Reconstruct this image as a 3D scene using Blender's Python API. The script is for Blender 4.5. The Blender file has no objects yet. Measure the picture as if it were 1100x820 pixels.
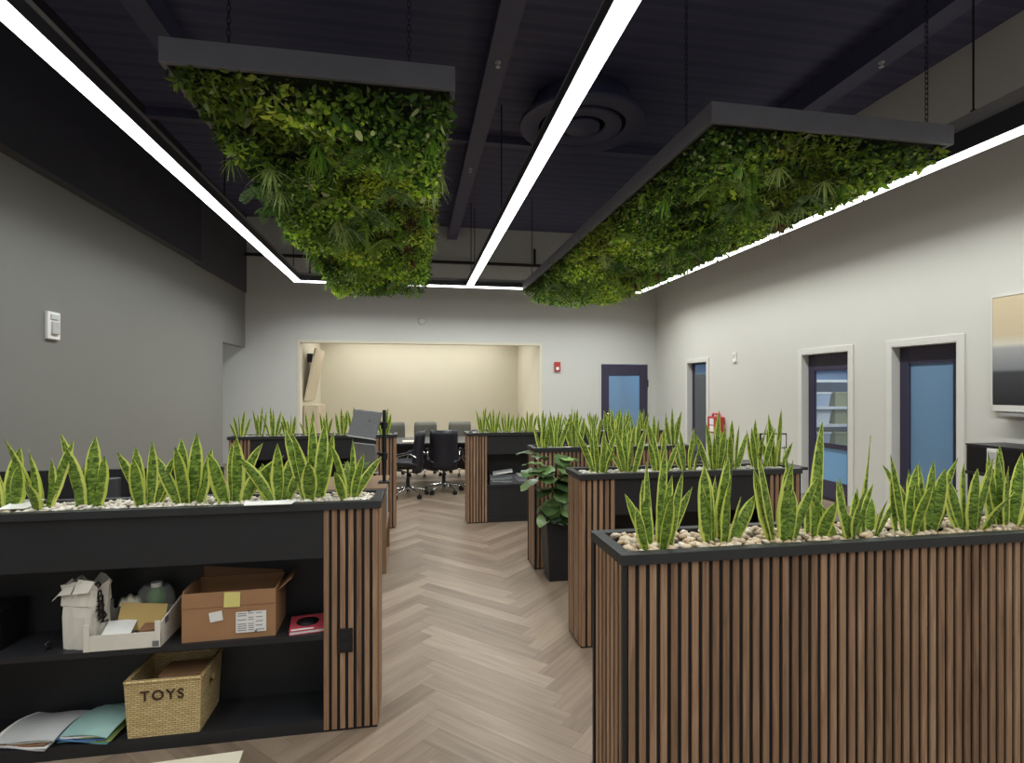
import bpy, bmesh, math, random
from mathutils import Vector, Matrix, Euler
R = math.radians
PI = math.pi
SC = bpy.context.scene
COL = SC.collection
random.seed(7)

# ------------------------------------------------------------------ mesh builder
class MB:
    def __init__(s):
        s.v = []; s.f = []; s.m = []; s.uv = {}; s.sm = []
    def face(s, pts, mi=0, uv=None, smooth=False):
        b = len(s.v); s.v += [tuple(p) for p in pts]
        s.f.append(tuple(range(b, b + len(pts)))); s.m.append(mi); s.sm.append(smooth)
        if uv: s.uv[len(s.f) - 1] = uv
    def add(s, vs, fs, mi=0, smooth=False):
        b = len(s.v); s.v += [tuple(p) for p in vs]
        for f in fs:
            s.f.append(tuple(i + b for i in f)); s.m.append(mi); s.sm.append(smooth)
    def box(s, x0, x1, y0, y1, z0, z1, mi=0, M=None):
        vs = [(x, y, z) for z in (z0, z1) for y in (y0, y1) for x in (x0, x1)]
        if M is not None: vs = [M @ Vector(p) for p in vs]
        s.add(vs, [(0, 2, 3, 1), (4, 5, 7, 6), (0, 1, 5, 4), (2, 6, 7, 3), (0, 4, 6, 2), (1, 3, 7, 5)], mi)
    def cbox(s, c, size, rot=None, mi=0):
        M = Matrix.Translation(c) @ (Euler(rot).to_matrix().to_4x4() if rot else Matrix())
        a, b, d = size[0] / 2, size[1] / 2, size[2] / 2
        s.box(-a, a, -b, b, -d, d, mi, M)
    def tube(s, pts, r, n=10, mi=0, caps=True):
        pts = [Vector(p) for p in pts]
        rs = r if isinstance(r, (list, tuple)) else [r] * len(pts)
        rings = []; up = None
        for i, p in enumerate(pts):
            a = pts[max(i - 1, 0)]; c = pts[min(i + 1, len(pts) - 1)]
            d = (c - a).normalized()
            if up is None:
                up = d.orthogonal().normalized()
            else:
                up = (up - d * up.dot(d))
                up = up.normalized() if up.length > 1e-6 else d.orthogonal().normalized()
            w = d.cross(up)
            rings.append([p + (up * math.cos(2 * PI * k / n) + w * math.sin(2 * PI * k / n)) * rs[i] for k in range(n)])
        vs = [q for rg in rings for q in rg]
        fs = []
        for i in range(len(rings) - 1):
            for k in range(n):
                fs.append((i * n + k, i * n + (k + 1) % n, (i + 1) * n + (k + 1) % n, (i + 1) * n + k))
        s.add(vs, fs, mi, True)
        if caps:
            s.add(rings[0], [tuple(range(n))[::-1]], mi); s.add(rings[-1], [tuple(range(n))], mi)
    def cyl(s, c, r, z0, z1, n=24, mi=0, r2=None):
        s.tube([(c[0], c[1], z0), (c[0], c[1], z1)], [r, r if r2 is None else r2], n, mi)
    def lathe(s, prof, c=(0, 0, 0), n=48, mi=0):
        vs = []; fs = []
        for (r, z) in prof:
            for k in range(n):
                a = 2 * PI * k / n
                vs.append((c[0] + r * math.cos(a), c[1] + r * math.sin(a), c[2] + z))
        for i in range(len(prof) - 1):
            for k in range(n):
                fs.append((i * n + k, i * n + (k + 1) % n, (i + 1) * n + (k + 1) % n, (i + 1) * n + k))
        s.add(vs, fs, mi, True)
    def build(s, name, mats, parent=None, loc=None, bevel=0, solid=0, subsurf=0):
        me = bpy.data.meshes.new(name)
        me.from_pydata(s.v, [], s.f)
        for m in (mats if isinstance(mats, (list, tuple)) else [mats]): me.materials.append(m)
        me.polygons.foreach_set('material_index', s.m)
        me.polygons.foreach_set('use_smooth', s.sm)
        if s.uv:
            ul = me.uv_layers.new(name='UVMap')
            for fi, uv in s.uv.items():
                for k, li in enumerate(me.polygons[fi].loop_indices): ul.data[li].uv = uv[k]
        me.update()
        o = bpy.data.objects.new(name, me); COL.objects.link(o)
        if parent is not None: o.parent = parent
        if loc is not None: o.location = loc
        if solid:
            d = o.modifiers.new('solid', 'SOLIDIFY'); d.thickness = solid; d.offset = 0
        if bevel:
            d = o.modifiers.new('bevel', 'BEVEL'); d.width = bevel; d.segments = 2; d.limit_method = 'ANGLE'
        if subsurf:
            d = o.modifiers.new('sub', 'SUBSURF'); d.levels = subsurf; d.render_levels = subsurf
        return o

def tag(o, label=None, cat=None, group=None, kind=None):
    if label: o['label'] = label
    if cat: o['category'] = cat
    if group: o['group'] = group
    if kind: o['kind'] = kind
    return o
def thing(name, label, cat, loc=(0, 0, 0), rz=0, group=None):
    o = bpy.data.objects.new(name, None); COL.objects.link(o)
    o.location = loc; o.rotation_euler = (0, 0, rz); o.empty_display_size = .1
    return tag(o, label, cat, group)
def struct(o):
    o['kind'] = 'structure'; return o
def copy_tree(o, parent=None):
    c = o.copy(); COL.objects.link(c); c.parent = parent
    for ch in list(o.children): copy_tree(ch, c)
    return c

# ------------------------------------------------------------------ materials
def srgb(r, g, b):
    f = lambda c: (c / 255 / 12.92) if c / 255 <= .04045 else ((c / 255 + .055) / 1.055) ** 2.4
    return (f(r), f(g), f(b), 1)
class NT:
    def __init__(s, name):
        s.mat = bpy.data.materials.new(name); s.mat.use_nodes = True
        s.t = s.mat.node_tree; s.b = s.t.nodes['Principled BSDF']; s.out = s.t.nodes['Material Output']
    def n(s, typ, **kw):
        x = s.t.nodes.new(typ)
        for k, v in kw.items():
            if k.startswith('i_'):
                x.inputs[k[2:].replace('_', ' ')].default_value = v
            else: setattr(x, k, v)
        return x
    def l(s, a, b): s.t.links.new(a, b)
    def ramp(s, fac, stops):
        r = s.n('ShaderNodeValToRGB'); e = r.color_ramp.elements
        while len(e) < len(stops): e.new(.5)
        for i, (p, c) in enumerate(stops): e[i].position = p; e[i].color = c
        s.l(fac, r.inputs[0]); return r.outputs[0]
    def math(s, op, a, b=None, c=None):
        x = s.n('ShaderNodeMath', operation=op)
        for i, q in enumerate((a, b, c)):
            if q is None: continue
            if hasattr(q, 'links'): s.l(q, x.inputs[i])
            else: x.inputs[i].default_value = q
        return x.outputs[0]
    def mix(s, fac, a, b, bt='MIX'):
        x = s.n('ShaderNodeMix', data_type='RGBA', blend_type=bt)
        for q, i in ((fac, 0), (a, 6), (b, 7)):
            if hasattr(q, 'links'): s.l(q, x.inputs[i])
            else: x.inputs[i].default_value = q
        return x.outputs[2]
    def bump(s, h, strength=.2, dist=.01):
        x = s.n('ShaderNodeBump'); x.inputs['Strength'].default_value = strength; x.inputs['Distance'].default_value = dist
        s.l(h, x.inputs['Height']); s.l(x.outputs[0], s.b.inputs['Normal'])
def plain(name, c, rough=.5, metal=0, var=.06, scale=6, bump=0, spec=.5):
    N = NT(name)
    tc = N.n('ShaderNodeTexCoord'); ns = N.n('ShaderNodeTexNoise'); ns.inputs['Scale'].default_value = scale; ns.inputs['Detail'].default_value = 4
    N.l(tc.outputs['Object'], ns.inputs['Vector'])
    lo = tuple(x * (1 - var) for x in c[:3]) + (1,); hi = tuple(min(1, x * (1 + var)) for x in c[:3]) + (1,)
    N.l(N.ramp(ns.outputs['Fac'], [(.3, lo), (.7, hi)]), N.b.inputs['Base Color'])
    N.b.inputs['Roughness'].default_value = rough; N.b.inputs['Metallic'].default_value = metal
    N.b.inputs['Specular IOR Level'].default_value = spec
    if bump:
        n2 = N.n('ShaderNodeTexNoise'); n2.inputs['Scale'].default_value = 160; N.l(tc.outputs['Object'], n2.inputs['Vector'])
        N.bump(n2.outputs['Fac'], bump, .003)
    return N.mat
def emis(name, c, st):
    N = NT(name); N.b.inputs['Base Color'].default_value = c
    N.b.inputs['Emission Color'].default_value = c; N.b.inputs['Emission Strength'].default_value = st
    return N.mat
def wood_slat(name, stops, gain=1):
    N = NT(name)
    tc = N.n('ShaderNodeTexCoord'); gm = N.n('ShaderNodeNewGeometry')
    rnd = N.math('MULTIPLY', gm.outputs['Random Per Island'], 37.0)
    cb = N.n('ShaderNodeCombineXYZ'); N.l(rnd, cb.inputs[0]); N.l(rnd, cb.inputs[2])
    mp = N.n('ShaderNodeMapping'); mp.inputs['Scale'].default_value = (1, 1, .06)
    N.l(tc.outputs['Object'], mp.inputs['Vector'])
    ad = N.n('ShaderNodeVectorMath', operation='ADD'); N.l(mp.outputs[0], ad.inputs[0]); N.l(cb.outputs[0], ad.inputs[1])
    n1 = N.n('ShaderNodeTexNoise'); n1.inputs['Scale'].default_value = 70; n1.inputs['Detail'].default_value = 5; n1.inputs['Distortion'].default_value = .6
    N.l(ad.outputs[0], n1.inputs['Vector'])
    f = N.math('ADD', N.math('MULTIPLY', n1.outputs['Fac'], .75), N.math('MULTIPLY', gm.outputs['Random Per Island'], .3))
    N.l(N.ramp(f, stops), N.b.inputs['Base Color'])
    N.b.inputs['Roughness'].default_value = .5
    N.bump(n1.outputs['Fac'], .15, .002)
    return N.mat
def rand_isle(name, stops, rough=.5, tr=0):
    N = NT(name); gm = N.n('ShaderNodeNewGeometry')
    N.l(N.ramp(gm.outputs['Random Per Island'], stops), N.b.inputs['Base Color'])
    N.b.inputs['Roughness'].default_value = rough
    return N.mat
def leaf_attr(name, rough=.45, glow=.3):
    N = NT(name); at = N.n('ShaderNodeAttribute'); at.attribute_name = 'Col'
    gm = N.n('ShaderNodeNewGeometry')
    hs = N.n('ShaderNodeHueSaturation'); N.l(at.outputs['Color'], hs.inputs['Color'])
    N.l(N.math('ADD', N.math('MULTIPLY', gm.outputs['Random Per Island'], .9), .55), hs.inputs['Value'])
    N.l(hs.outputs[0], N.b.inputs['Base Color']); N.b.inputs['Roughness'].default_value = rough
    N.b.inputs['Specular IOR Level'].default_value = .35
    tr = N.n('ShaderNodeBsdfTranslucent'); N.l(hs.outputs[0], tr.inputs['Color'])
    mx = N.n('ShaderNodeMixShader'); mx.inputs[0].default_value = glow
    N.l(N.b.outputs[0], mx.inputs[1]); N.l(tr.outputs[0], mx.inputs[2]); N.l(mx.outputs[0], N.out.inputs['Surface'])
    return N.mat
def snake_mat(name):
    N = NT(name)
    uv = N.n('ShaderNodeUVMap'); sp = N.n('ShaderNodeSeparateXYZ'); N.l(uv.outputs[0], sp.inputs[0])
    gm = N.n('ShaderNodeNewGeometry'); rnd = gm.outputs['Random Per Island']
    e = N.math('ABSOLUTE', N.math('SUBTRACT', sp.outputs[0], .5))
    vec = N.n('ShaderNodeCombineXYZ'); N.l(N.math('MULTIPLY', sp.outputs[0], 2.2), vec.inputs[0]); N.l(N.math('MULTIPLY', sp.outputs[1], 26), vec.inputs[1]); N.l(N.math('MULTIPLY', rnd, 50), vec.inputs[2])
    n1 = N.n('ShaderNodeTexNoise'); n1.inputs['Scale'].default_value = 1.2; n1.inputs['Detail'].default_value = 4; n1.inputs['Distortion'].default_value = .9
    N.l(vec.outputs[0], n1.inputs['Vector'])
    centre = N.ramp(n1.outputs['Fac'], [(.31, srgb(46, 66, 26)), (.44, srgb(88, 114, 44)), (.56, srgb(122, 148, 60)), (.70, srgb(156, 178, 82))])
    ee = N.math('ADD', e, N.math('MULTIPLY', N.math('SUBTRACT', n1.outputs['Fac'], .5), .10))
    ef = N.ramp(ee, [(.335, (0, 0, 0, 1)), (.38, (1, 1, 1, 1))])
    edge = N.mix(rnd, srgb(198, 212, 84), srgb(226, 230, 126))
    c = N.mix(ef, centre, edge)
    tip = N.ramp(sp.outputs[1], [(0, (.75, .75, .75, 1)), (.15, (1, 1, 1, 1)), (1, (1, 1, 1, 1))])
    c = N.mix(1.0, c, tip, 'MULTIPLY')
    N.l(c, N.b.inputs['Base Color']); N.b.inputs['Roughness'].default_value = .4
    N.b.inputs['Specular IOR Level'].default_value = .35
    tr = N.n('ShaderNodeBsdfTranslucent'); N.l(c, tr.inputs['Color'])
    mx = N.n('ShaderNodeMixShader'); mx.inputs[0].default_value = .18
    N.l(N.b.outputs[0], mx.inputs[1]); N.l(tr.outputs[0], mx.inputs[2]); N.l(mx.outputs[0], N.out.inputs['Surface'])
    return N.mat
def plank_mat():
    N = NT('floor_planks')
    uv = N.n('ShaderNodeUVMap'); gm = N.n('ShaderNodeNewGeometry'); rnd = gm.outputs['Random Per Island']
    mp = N.n('ShaderNodeMapping'); mp.inputs['Scale'].default_value = (1.6, 22, 1); N.l(uv.outputs[0], mp.inputs['Vector'])
    cb = N.n('ShaderNodeCombineXYZ'); N.l(N.math('MULTIPLY', rnd, 91), cb.inputs[0]); N.l(N.math('MULTIPLY', rnd, 53), cb.inputs[2])
    ad = N.n('ShaderNodeVectorMath', operation='ADD'); N.l(mp.outputs[0], ad.inputs[0]); N.l(cb.outputs[0], ad.inputs[1])
    n1 = N.n('ShaderNodeTexNoise'); n1.inputs['Scale'].default_value = 1.3; n1.inputs['Detail'].default_value = 6; n1.inputs['Distortion'].default_value = .7
    N.l(ad.outputs[0], n1.inputs['Vector'])
    f = N.math('ADD', N.math('MULTIPLY', n1.outputs['Fac'], .7), N.math('MULTIPLY', rnd, .36))
    N.l(N.ramp(f, [(.18, srgb(102, 87, 73)), (.48, srgb(128, 111, 95)), (.68, srgb(140, 123, 106)), (.92, srgb(161, 144, 126))]), N.b.inputs['Base Color'])
    N.b.inputs['Roughness'].default_value = .42; N.b.inputs['Specular IOR Level'].default_value = .4
    N.bump(n1.outputs['Fac'], .08, .002)
    return N.mat
def wicker_mat():
    N = NT('seagrass_weave')
    tc = N.n('ShaderNodeTexCoord'); sp = N.n('ShaderNodeSeparateXYZ'); N.l(tc.outputs['Object'], sp.inputs[0])
    u = N.math('ADD', sp.outputs[0], sp.outputs[1])
    cb = N.n('ShaderNodeCombineXYZ'); N.l(u, cb.inputs[0]); N.l(sp.outputs[2], cb.inputs[1])
    br = N.n('ShaderNodeTexBrick'); N.l(cb.outputs[0], br.inputs['Vector'])
    br.inputs['Scale'].default_value = 1; br.inputs['Brick Width'].default_value = .026; br.inputs['Row Height'].default_value = .0092
    br.inputs['Mortar Size'].default_value = .0016; br.inputs['Mortar Smooth'].default_value = .8; br.inputs['Bias'].default_value = -.1
    br.inputs['Color1'].default_value = srgb(224, 200, 148); br.inputs['Color2'].default_value = srgb(200, 172, 118); br.inputs['Mortar'].default_value = srgb(140, 112, 66)
    N.l(br.outputs['Color'], N.b.inputs['Base Color']); N.b.inputs['Roughness'].default_value = .7
    N.bump(N.math('SUBTRACT', 1.0, br.outputs['Fac']), .8, .004)
    return N.mat
def deck_mat():
    N = NT('ceiling_deck')
    tc = N.n('ShaderNodeTexCoord'); wv = N.n('ShaderNodeTexWave'); wv.bands_direction = 'Y'; wv.inputs['Scale'].default_value = 1.1; wv.inputs['Distortion'].default_value = .15
    N.l(tc.outputs['Object'], wv.inputs['Vector'])
    N.l(N.ramp(wv.outputs['Fac'], [(.1, srgb(66, 66, 94)), (.5, srgb(80, 79, 108)), (.9, srgb(74, 73, 101))]), N.b.inputs['Base Color'])
    N.b.inputs['Roughness'].default_value = .7
    N.bump(wv.outputs['Fac'], .25, .03)
    return N.mat
def glass_mat(name, tint, solid, rough=.05):
    N = NT(name)
    N.b.inputs['Base Color'].default_value = tint; N.b.inputs['Roughness'].default_value = rough; N.b.inputs['Specular IOR Level'].default_value = .5
    tp = N.n('ShaderNodeBsdfTransparent'); tp.inputs['Color'].default_value = tint
    mx = N.n('ShaderNodeMixShader'); mx.inputs[0].default_value = solid
    N.l(tp.outputs[0], mx.inputs[1]); N.l(N.b.outputs[0], mx.inputs[2]); N.l(mx.outputs[0], N.out.inputs['Surface'])
    return N.mat
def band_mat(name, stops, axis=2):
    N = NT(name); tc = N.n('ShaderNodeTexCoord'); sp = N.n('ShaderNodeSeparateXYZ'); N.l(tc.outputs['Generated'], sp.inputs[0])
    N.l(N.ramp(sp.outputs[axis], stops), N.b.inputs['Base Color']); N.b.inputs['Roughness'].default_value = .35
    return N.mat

M = {}
M['wall'] = plain('wall_paint', srgb(206, 204, 197), .75, var=.012, scale=1.2, bump=.05)
M['wall_back'] = plain('wall_back_paint', srgb(198, 198, 194), .75, var=.012, scale=1.2, bump=.05)
M['wall_dark'] = plain('wall_charcoal_paint', srgb(122, 122, 119), .45, var=.02, scale=1.0, bump=.05)
M['cream'] = plain('wall_cream_paint', srgb(211, 206, 187), .75, var=.015, scale=1.2)
M['blue_wall'] = plain('wall_blue_paint', srgb(112, 150, 190), .75, var=.03)
M['black_wall'] = plain('soffit_black_paint', srgb(46, 46, 58), .7)
M['trim'] = plain('trim_paint', srgb(214, 212, 206), .5, var=.01)
M['navy'] = plain('navy_door', srgb(54, 49, 72), .45)
M['deck'] = deck_mat()
M['beam'] = plain('beam_paint', srgb(80, 79, 104), .6)
M['housing'] = plain('light_housing', srgb(62, 62, 68), .5)
M['channel'] = plain('light_channel', srgb(158, 156, 156), .5)
M['light'] = emis('light_diffuser', (1, 1, .985, 1), 5.0)
M['frame'] = plain('panel_frame', srgb(108, 107, 114), .5)
M['backing'] = plain('panel_backing', srgb(20, 26, 16), .9)
M['black'] = plain('black_laminate', srgb(33, 33, 36), .5, var=.1)
M['rim'] = plain('black_rim', srgb(44, 45, 47), .42, var=.1)
M['slat'] = wood_slat('walnut_slats', [(.2, srgb(90, 65, 48)), (.42, srgb(132, 101, 77)), (.62, srgb(156, 122, 95)), (.85, srgb(184, 150, 120))])
M['floor'] = plank_mat()
M['seam'] = plain('floor_seam', srgb(92, 76, 64), .8)
M['pebble'] = rand_isle('white_pebbles', [(0, srgb(196, 190, 178)), (.35, srgb(226, 220, 208)), (.6, srgb(208, 192, 168)), (.85, srgb(234, 230, 222)), (1, srgb(176, 160, 140))], .6)
M['pebble_tan'] = rand_isle('tan_pebbles', [(0, srgb(150, 124, 96)), (.3, srgb(206, 188, 158)), (.55, srgb(184, 158, 126)), (.8, srgb(222, 210, 190)), (1, srgb(132, 108, 86))], .55)
M['pebble_grey'] = rand_isle('grey_white_pebbles', [(0, srgb(150, 146, 136)), (.5, srgb(196, 190, 178)), (1, srgb(128, 120, 108))], .6)
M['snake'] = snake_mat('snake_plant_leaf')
M['leaf'] = leaf_attr('foliage_leaf')
M['fig'] = leaf_attr('fig_leaf', .32, .1)
M['bark'] = plain('bark', srgb(92, 74, 54), .8)
M['soil'] = plain('soil', srgb(44, 34, 26), .95)
M['kraft'] = plain('cardboard', srgb(164, 122, 86), .8, var=.05, scale=9)
M['kraft_in'] = plain('cardboard_inside', srgb(140, 102, 72), .85)
M['white_card'] = plain('white_card', srgb(222, 216, 204), .7)
M['paper'] = plain('white_paper', srgb(232, 230, 226), .7)
M['yellow'] = plain('sticky_note', srgb(226, 214, 130), .7)
M['ink'] = plain('black_ink', srgb(20, 19, 19), .65)
M['grey_ink'] = plain('grey_ink', srgb(110, 110, 112), .6)
M['wicker'] = wicker_mat()
M['brown_letter'] = plain('brown_lettering', srgb(60, 36, 22), .6)
M['manila'] = plain('manila', srgb(196, 166, 104), .75)
M['bottle'] = plain('green_bottle', srgb(74, 122, 54), .25)
M['plastic_bag'] = glass_mat('clear_bag', (.88, .90, .86, 1), .13, .2)
M['smoked'] = glass_mat('clear_acrylic', (.78, .80, .82, 1), .10, .1)
M['teal'] = plain('teal_folder', srgb(150, 184, 178), .5)
M['teal2'] = plain('teal_folder_dark', srgb(104, 166, 176), .6)
M['greyf'] = plain('grey_folder', srgb(184, 184, 184), .6)
M['lime'] = plain('lime_folder', srgb(170, 190, 110), .6)
M['blue_paper'] = plain('blue_paper', srgb(90, 130, 180), .6)
M['red'] = plain('red_plastic', srgb(172, 58, 50), .5)
M['pink'] = plain('pink_cover', srgb(196, 74, 88), .45)
M['leather'] = plain('black_leather', srgb(34, 34, 42), .38, var=.15)
M['mesh_grey'] = plain('grey_fabric', srgb(98, 95, 86), .8, var=.12, scale=60)
M['chrome'] = plain('chrome', srgb(200, 200, 200), .2, 1)
M['dkmetal'] = plain('dark_metal', srgb(48, 48, 52), .4, .5)
M['table'] = plain('dark_table', srgb(42, 38, 38), .35)
M['oak'] = plain('oak_wood', srgb(126, 98, 72), .55)
M['screen'] = plain('screen_grey', srgb(112, 113, 115), .45, var=.1, scale=50)
M['silver'] = plain('silver_plastic', srgb(186, 188, 190), .35)
M['glass_blue'] = glass_mat('blue_glass', srgb(172, 202, 220), .40, .12)
M['glass_sky'] = glass_mat('sky_blue_glass', srgb(140, 190, 230), .7, .2)
M['glass_deep'] = glass_mat('deep_blue_glass', srgb(122, 158, 190), .72, .25)
M['glass_dark'] = glass_mat('dark_glass', srgb(150, 170, 190), .2, .08)
M['glass_clear'] = glass_mat('clear_glass', (.92, .95, .97, 1), .07, .03)
M['bin_blue'] = plain('bin_blue_grey', srgb(150, 166, 184), .5)
M['bin_olive'] = plain('bin_olive', srgb(136, 140, 104), .5)
M['bin_white'] = plain('bin_white', srgb(196, 200, 200), .5)
M['picture'] = band_mat('wall_panel_print', [(0, srgb(40, 40, 44)), (.30, srgb(70, 70, 74)), (.33, srgb(132, 134, 138)), (.52, srgb(166, 166, 166)), (.56, srgb(214, 208, 194)), (.64, srgb(206, 190, 160)), (1, srgb(212, 194, 162))])  # dark, grey and tan bands stacked by height
M['beige'] = plain('beige_board', srgb(188, 176, 152), .6)
M['cream_card'] = plain('cream_card', srgb(226, 218, 196), .7)
M['socket'] = plain('black_socket', srgb(22, 22, 24), .35)
M['grey_pot'] = plain('grey_canister', srgb(70, 70, 74), .4)

# ------------------------------------------------------------------ room constants
WL, WR, WB, YN = -3.52, 5.80, 12.5, -2.5
ZD = 5.25
TH = .16

# floor: herringbone planks, columns of chevrons running away from the viewer
def make_floor():
    mb = MB(); w, n = .115, 8; L = w * n; g = .0006
    ca = math.cos(R(45)); x0, x1, y0, y1 = WL - 1.6, WR, YN, WB + 3.0
    def put(u0, u1, v0, v1, along):
        pts = [(u0 + g, v0 + g), (u1 - g, v0 + g), (u1 - g, v1 - g), (u0 + g, v1 - g)]
        P = [Vector((ca * (u - v) - .53, ca * (u + v))) for u, v in pts]
        uv = [(0, 0), (L, 0), (L, w), (0, w)] if along else [(0, 0), (0, w), (L, w), (L, 0)]
        # clip to the room rectangle
        poly = [(p, Vector(t)) for p, t in zip(P, uv)]
        for ax, lim, sg in ((0, x0, 1), (0, x1, -1), (1, y0, 1), (1, y1, -1)):
            out = []
            for i in range(len(poly)):
                (p, t), (q, r) = poly[i], poly[(i + 1) % len(poly)]
                dp, dq = (p[ax] - lim) * sg, (q[ax] - lim) * sg
                if dp >= 0: out.append((p, t))
                if dp * dq < 0:
                    k = dp / (dp - dq); out.append((p.lerp(q, k), t.lerp(r, k)))
            poly = out
            if len(poly) < 3: return
        mb.face([(p[0], p[1], 0) for p, t in poly], 0, [tuple(t) for p, t in poly])
    S = 210
    for k in range(-S, S):
        for m in range(-14, 15):
            a = k * w + 2 * L * m
            if abs(a) > 26: continue
            put(a, a + L, k * w, k * w + w, True)
            c = k; r0 = (c - 2 * n + 1 + 2 * n * m) * w
            if abs(r0) > 26: continue
            put(c * w, c * w + w, r0, r0 + L, False)
    mb.box(x0, x1, y0, y1, -.06, -.003, 1)
    return struct(mb.build('floor', [M['floor'], M['seam']]))
make_floor()

def wall_with_holes(name, axis, p0, p1, a0, a1, z0, z1, holes, mat):
    """axis 'x': wall runs along X between a0..a1, thickness p0..p1 in Y; axis 'y' the other way."""
    mb = MB()
    xs = sorted({a0, a1} | {h[0] for h in holes} | {h[1] for h in holes})
    zs = sorted({z0, z1} | {h[2] for h in holes} | {h[3] for h in holes})
    for i in range(len(xs) - 1):
        run = None
        for j in range(len(zs) - 1):
            cx, cz = (xs[i] + xs[i + 1]) / 2, (zs[j] + zs[j + 1]) / 2
            if any(h[0] < cx < h[1] and h[2] < cz < h[3] for h in holes): continue
            if axis == 'x': mb.box(xs[i], xs[i + 1], p0, p1, zs[j], zs[j + 1])
            else: mb.box(p0, p1, xs[i], xs[i + 1], zs[j], zs[j + 1])
    return struct(mb.build(name, mat))

NK0, NK1, NKZ = -2.42, 2.91, 2.60
DB = (4.40, 5.58, 0, 2.17)
wall_with_holes('wall_back', 'x', WB, WB + TH, WL - 1.6, WR + TH, 0, ZD, [(NK0, NK1, 0, NKZ), DB], M['wall_back'])
DA, DBB, DC = (10.15, 10.95, 0, 2.14), (6.50, 7.42, 0, 2.11), (4.99, 5.83, 0, 2.11)
wall_with_holes('wall_right', 'y', WR, WR + TH, YN, WB, 0, ZD, [DA, DBB, DC], M['wall'])
wall_with_holes('wall_left', 'y', WL - TH, WL, YN, WB, 0, ZD, [(11.1, WB, 0, 2.47)], M['wall_dark'])
mb = MB(); mb.box(WL - 1.6, WL - 1.5, 11.0, WB, 0, 2.6); struct(mb.build('wall_passage', M['wall_back']))
mb = MB(); mb.box(WL - 1.6, WR + TH, YN, WB + TH, ZD, ZD + .1); struct(mb.build('ceiling', M['deck']))
# black soffit over the charcoal wall
mb = MB(); mb.box(WL, WL + .10, YN, 9.76, 3.66, ZD); struct(mb.build('wall_left_upper', M['black_wall']))
mb = MB(); mb.box(WL, WL + .115, YN, 9.76, 3.645, 3.66); struct(mb.build('trim_1', M['housing']))
mb = MB(); mb.box(WL, WL + .03, 9.76, WB, 3.63, ZD); struct(mb.build('wall_left_far_upper', M['housing']))  # dark sheet added to stand in for shade on the far upper wall
# conference nook
mb = MB()
mb.box(NK0 - .1, NK0, WB + TH, 15.4, 0, 3.05)
struct(mb.build('wall_nook_left', M['cream']))
mb = MB(); mb.box(NK1, NK1 + .1, WB + TH, 15.4, 0, 3.05); struct(mb.build('wall_nook_right', M['cream']))
mb = MB(); mb.box(NK0, NK1, 15.3, 15.4, 0, 3.05); struct(mb.build('wall_nook_back', M['cream']))
mb = MB(); mb.box(NK0, NK1, WB + TH, 15.4, 3.0, 3.05); struct(mb.build('ceiling_nook', M['cream']))
# opening casing
mb = MB()
mb.box(NK0 - .045, NK0 + .014, WB - .012, WB + TH + .01, 0, NKZ + .045); mb.box(NK1 - .014, NK1 + .045, WB - .012, WB + TH + .01, 0, NKZ + .045); mb.box(NK0 + .014, NK1 - .014, WB - .012, WB + TH + .01, NKZ - .014, NKZ + .045)
struct(mb.build('trim_2', M['cream']))

# ceiling beams
for i, (x, w) in enumerate(((-2.4, .16), (.86, .16), (4.75, .18))):
    mb = MB(); mb.box(x - w / 2, x + w / 2, YN, WB, 4.98, ZD - .002); mb.box(x - w / 2 - .03, x + w / 2 + .03, YN, WB, 4.965, 4.98)
    struct(mb.build('beam_%d' % (i + 1), M['beam']))
for i, y in enumerate((1.5, 7.9)):
    mb = MB(); mb.box(WL, WR, y - .05, y + .05, 5.14, ZD - .002); struct(mb.build('beam_%d' % (i + 4), M['beam']))

# door casings on the right wall and at the back
def casing_y(n, h):
    mb = MB(); w = .075
    mb.box(WR - .018, WR, h[0] - w, h[0], 0, h[3] + w); mb.box(WR - .018, WR, h[1], h[1] + w, 0, h[3] + w); mb.box(WR - .018, WR, h[0], h[1], h[3], h[3] + w)
    mb.box(WR - .018, WR + TH, h[0] - .001, h[0] + .012, 0, h[3]); mb.box(WR - .018, WR + TH, h[1] - .012, h[1] + .001, 0, h[3]); mb.box(WR - .018, WR + TH, h[0], h[1], h[3] - .012, h[3])
    struct(mb.build('trim_%d' % n, M['trim'], bevel=.004))
casing_y(3, DA); casing_y(4, DBB); casing_y(5, DC)
def door_y(n, h, rail, stile, panes, mat_frame=M['navy'], handle=True):
    x0, x1 = WR + .10, WR + .145
    y0, y1, z1 = h[0] + .014, h[1] - .014, h[3] - .014
    mb = MB()
    mb.box(x0, x1, y0, y0 + stile, .01, z1); mb.box(x0, x1, y1 - stile, y1, .01, z1)
    mb.box(x0, x1, y0 + stile, y1 - stile, z1 - rail, z1); mb.box(x0, x1, y0 + stile, y1 - stile, .01, .25)
    for (za, zb, m) in panes[1:]: mb.box(x0, x1, y0 + stile, y1 - stile, zb - .0, zb + .045)
    d = struct(mb.build('door_%d' % n, mat_frame, bevel=.004))
    zt = z1 - rail
    for i, (za, zb, m) in enumerate(panes):
        p = MB(); p.box(x0 + .018, x0 + .026, y0 + stile, y1 - stile, za, zb); p.build('pane', m, d)
        b = MB(); t = .012
        for (ya, yb, zc, zd) in ((y0 + stile, y0 + stile + t, za, zb), (y1 - stile - t, y1 - stile, za, zb), (y0 + stile, y1 - stile, zb - t, zb), (y0 + stile, y1 - stile, za, za + t)):
            b.box(x0 - .004, x0 + .018, ya, yb, zc, zd)
        b.build('glazing_bead', mat_frame, d)
    if handle:
        b = MB(); b.tube([(x0, y0 + .06, 1.02), (x0 - .05, y0 + .06, 1.02), (x0 - .05, y0 + .17, 1.02)], .009); b.build('handle', M['chrome'], d)
    return d
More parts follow.
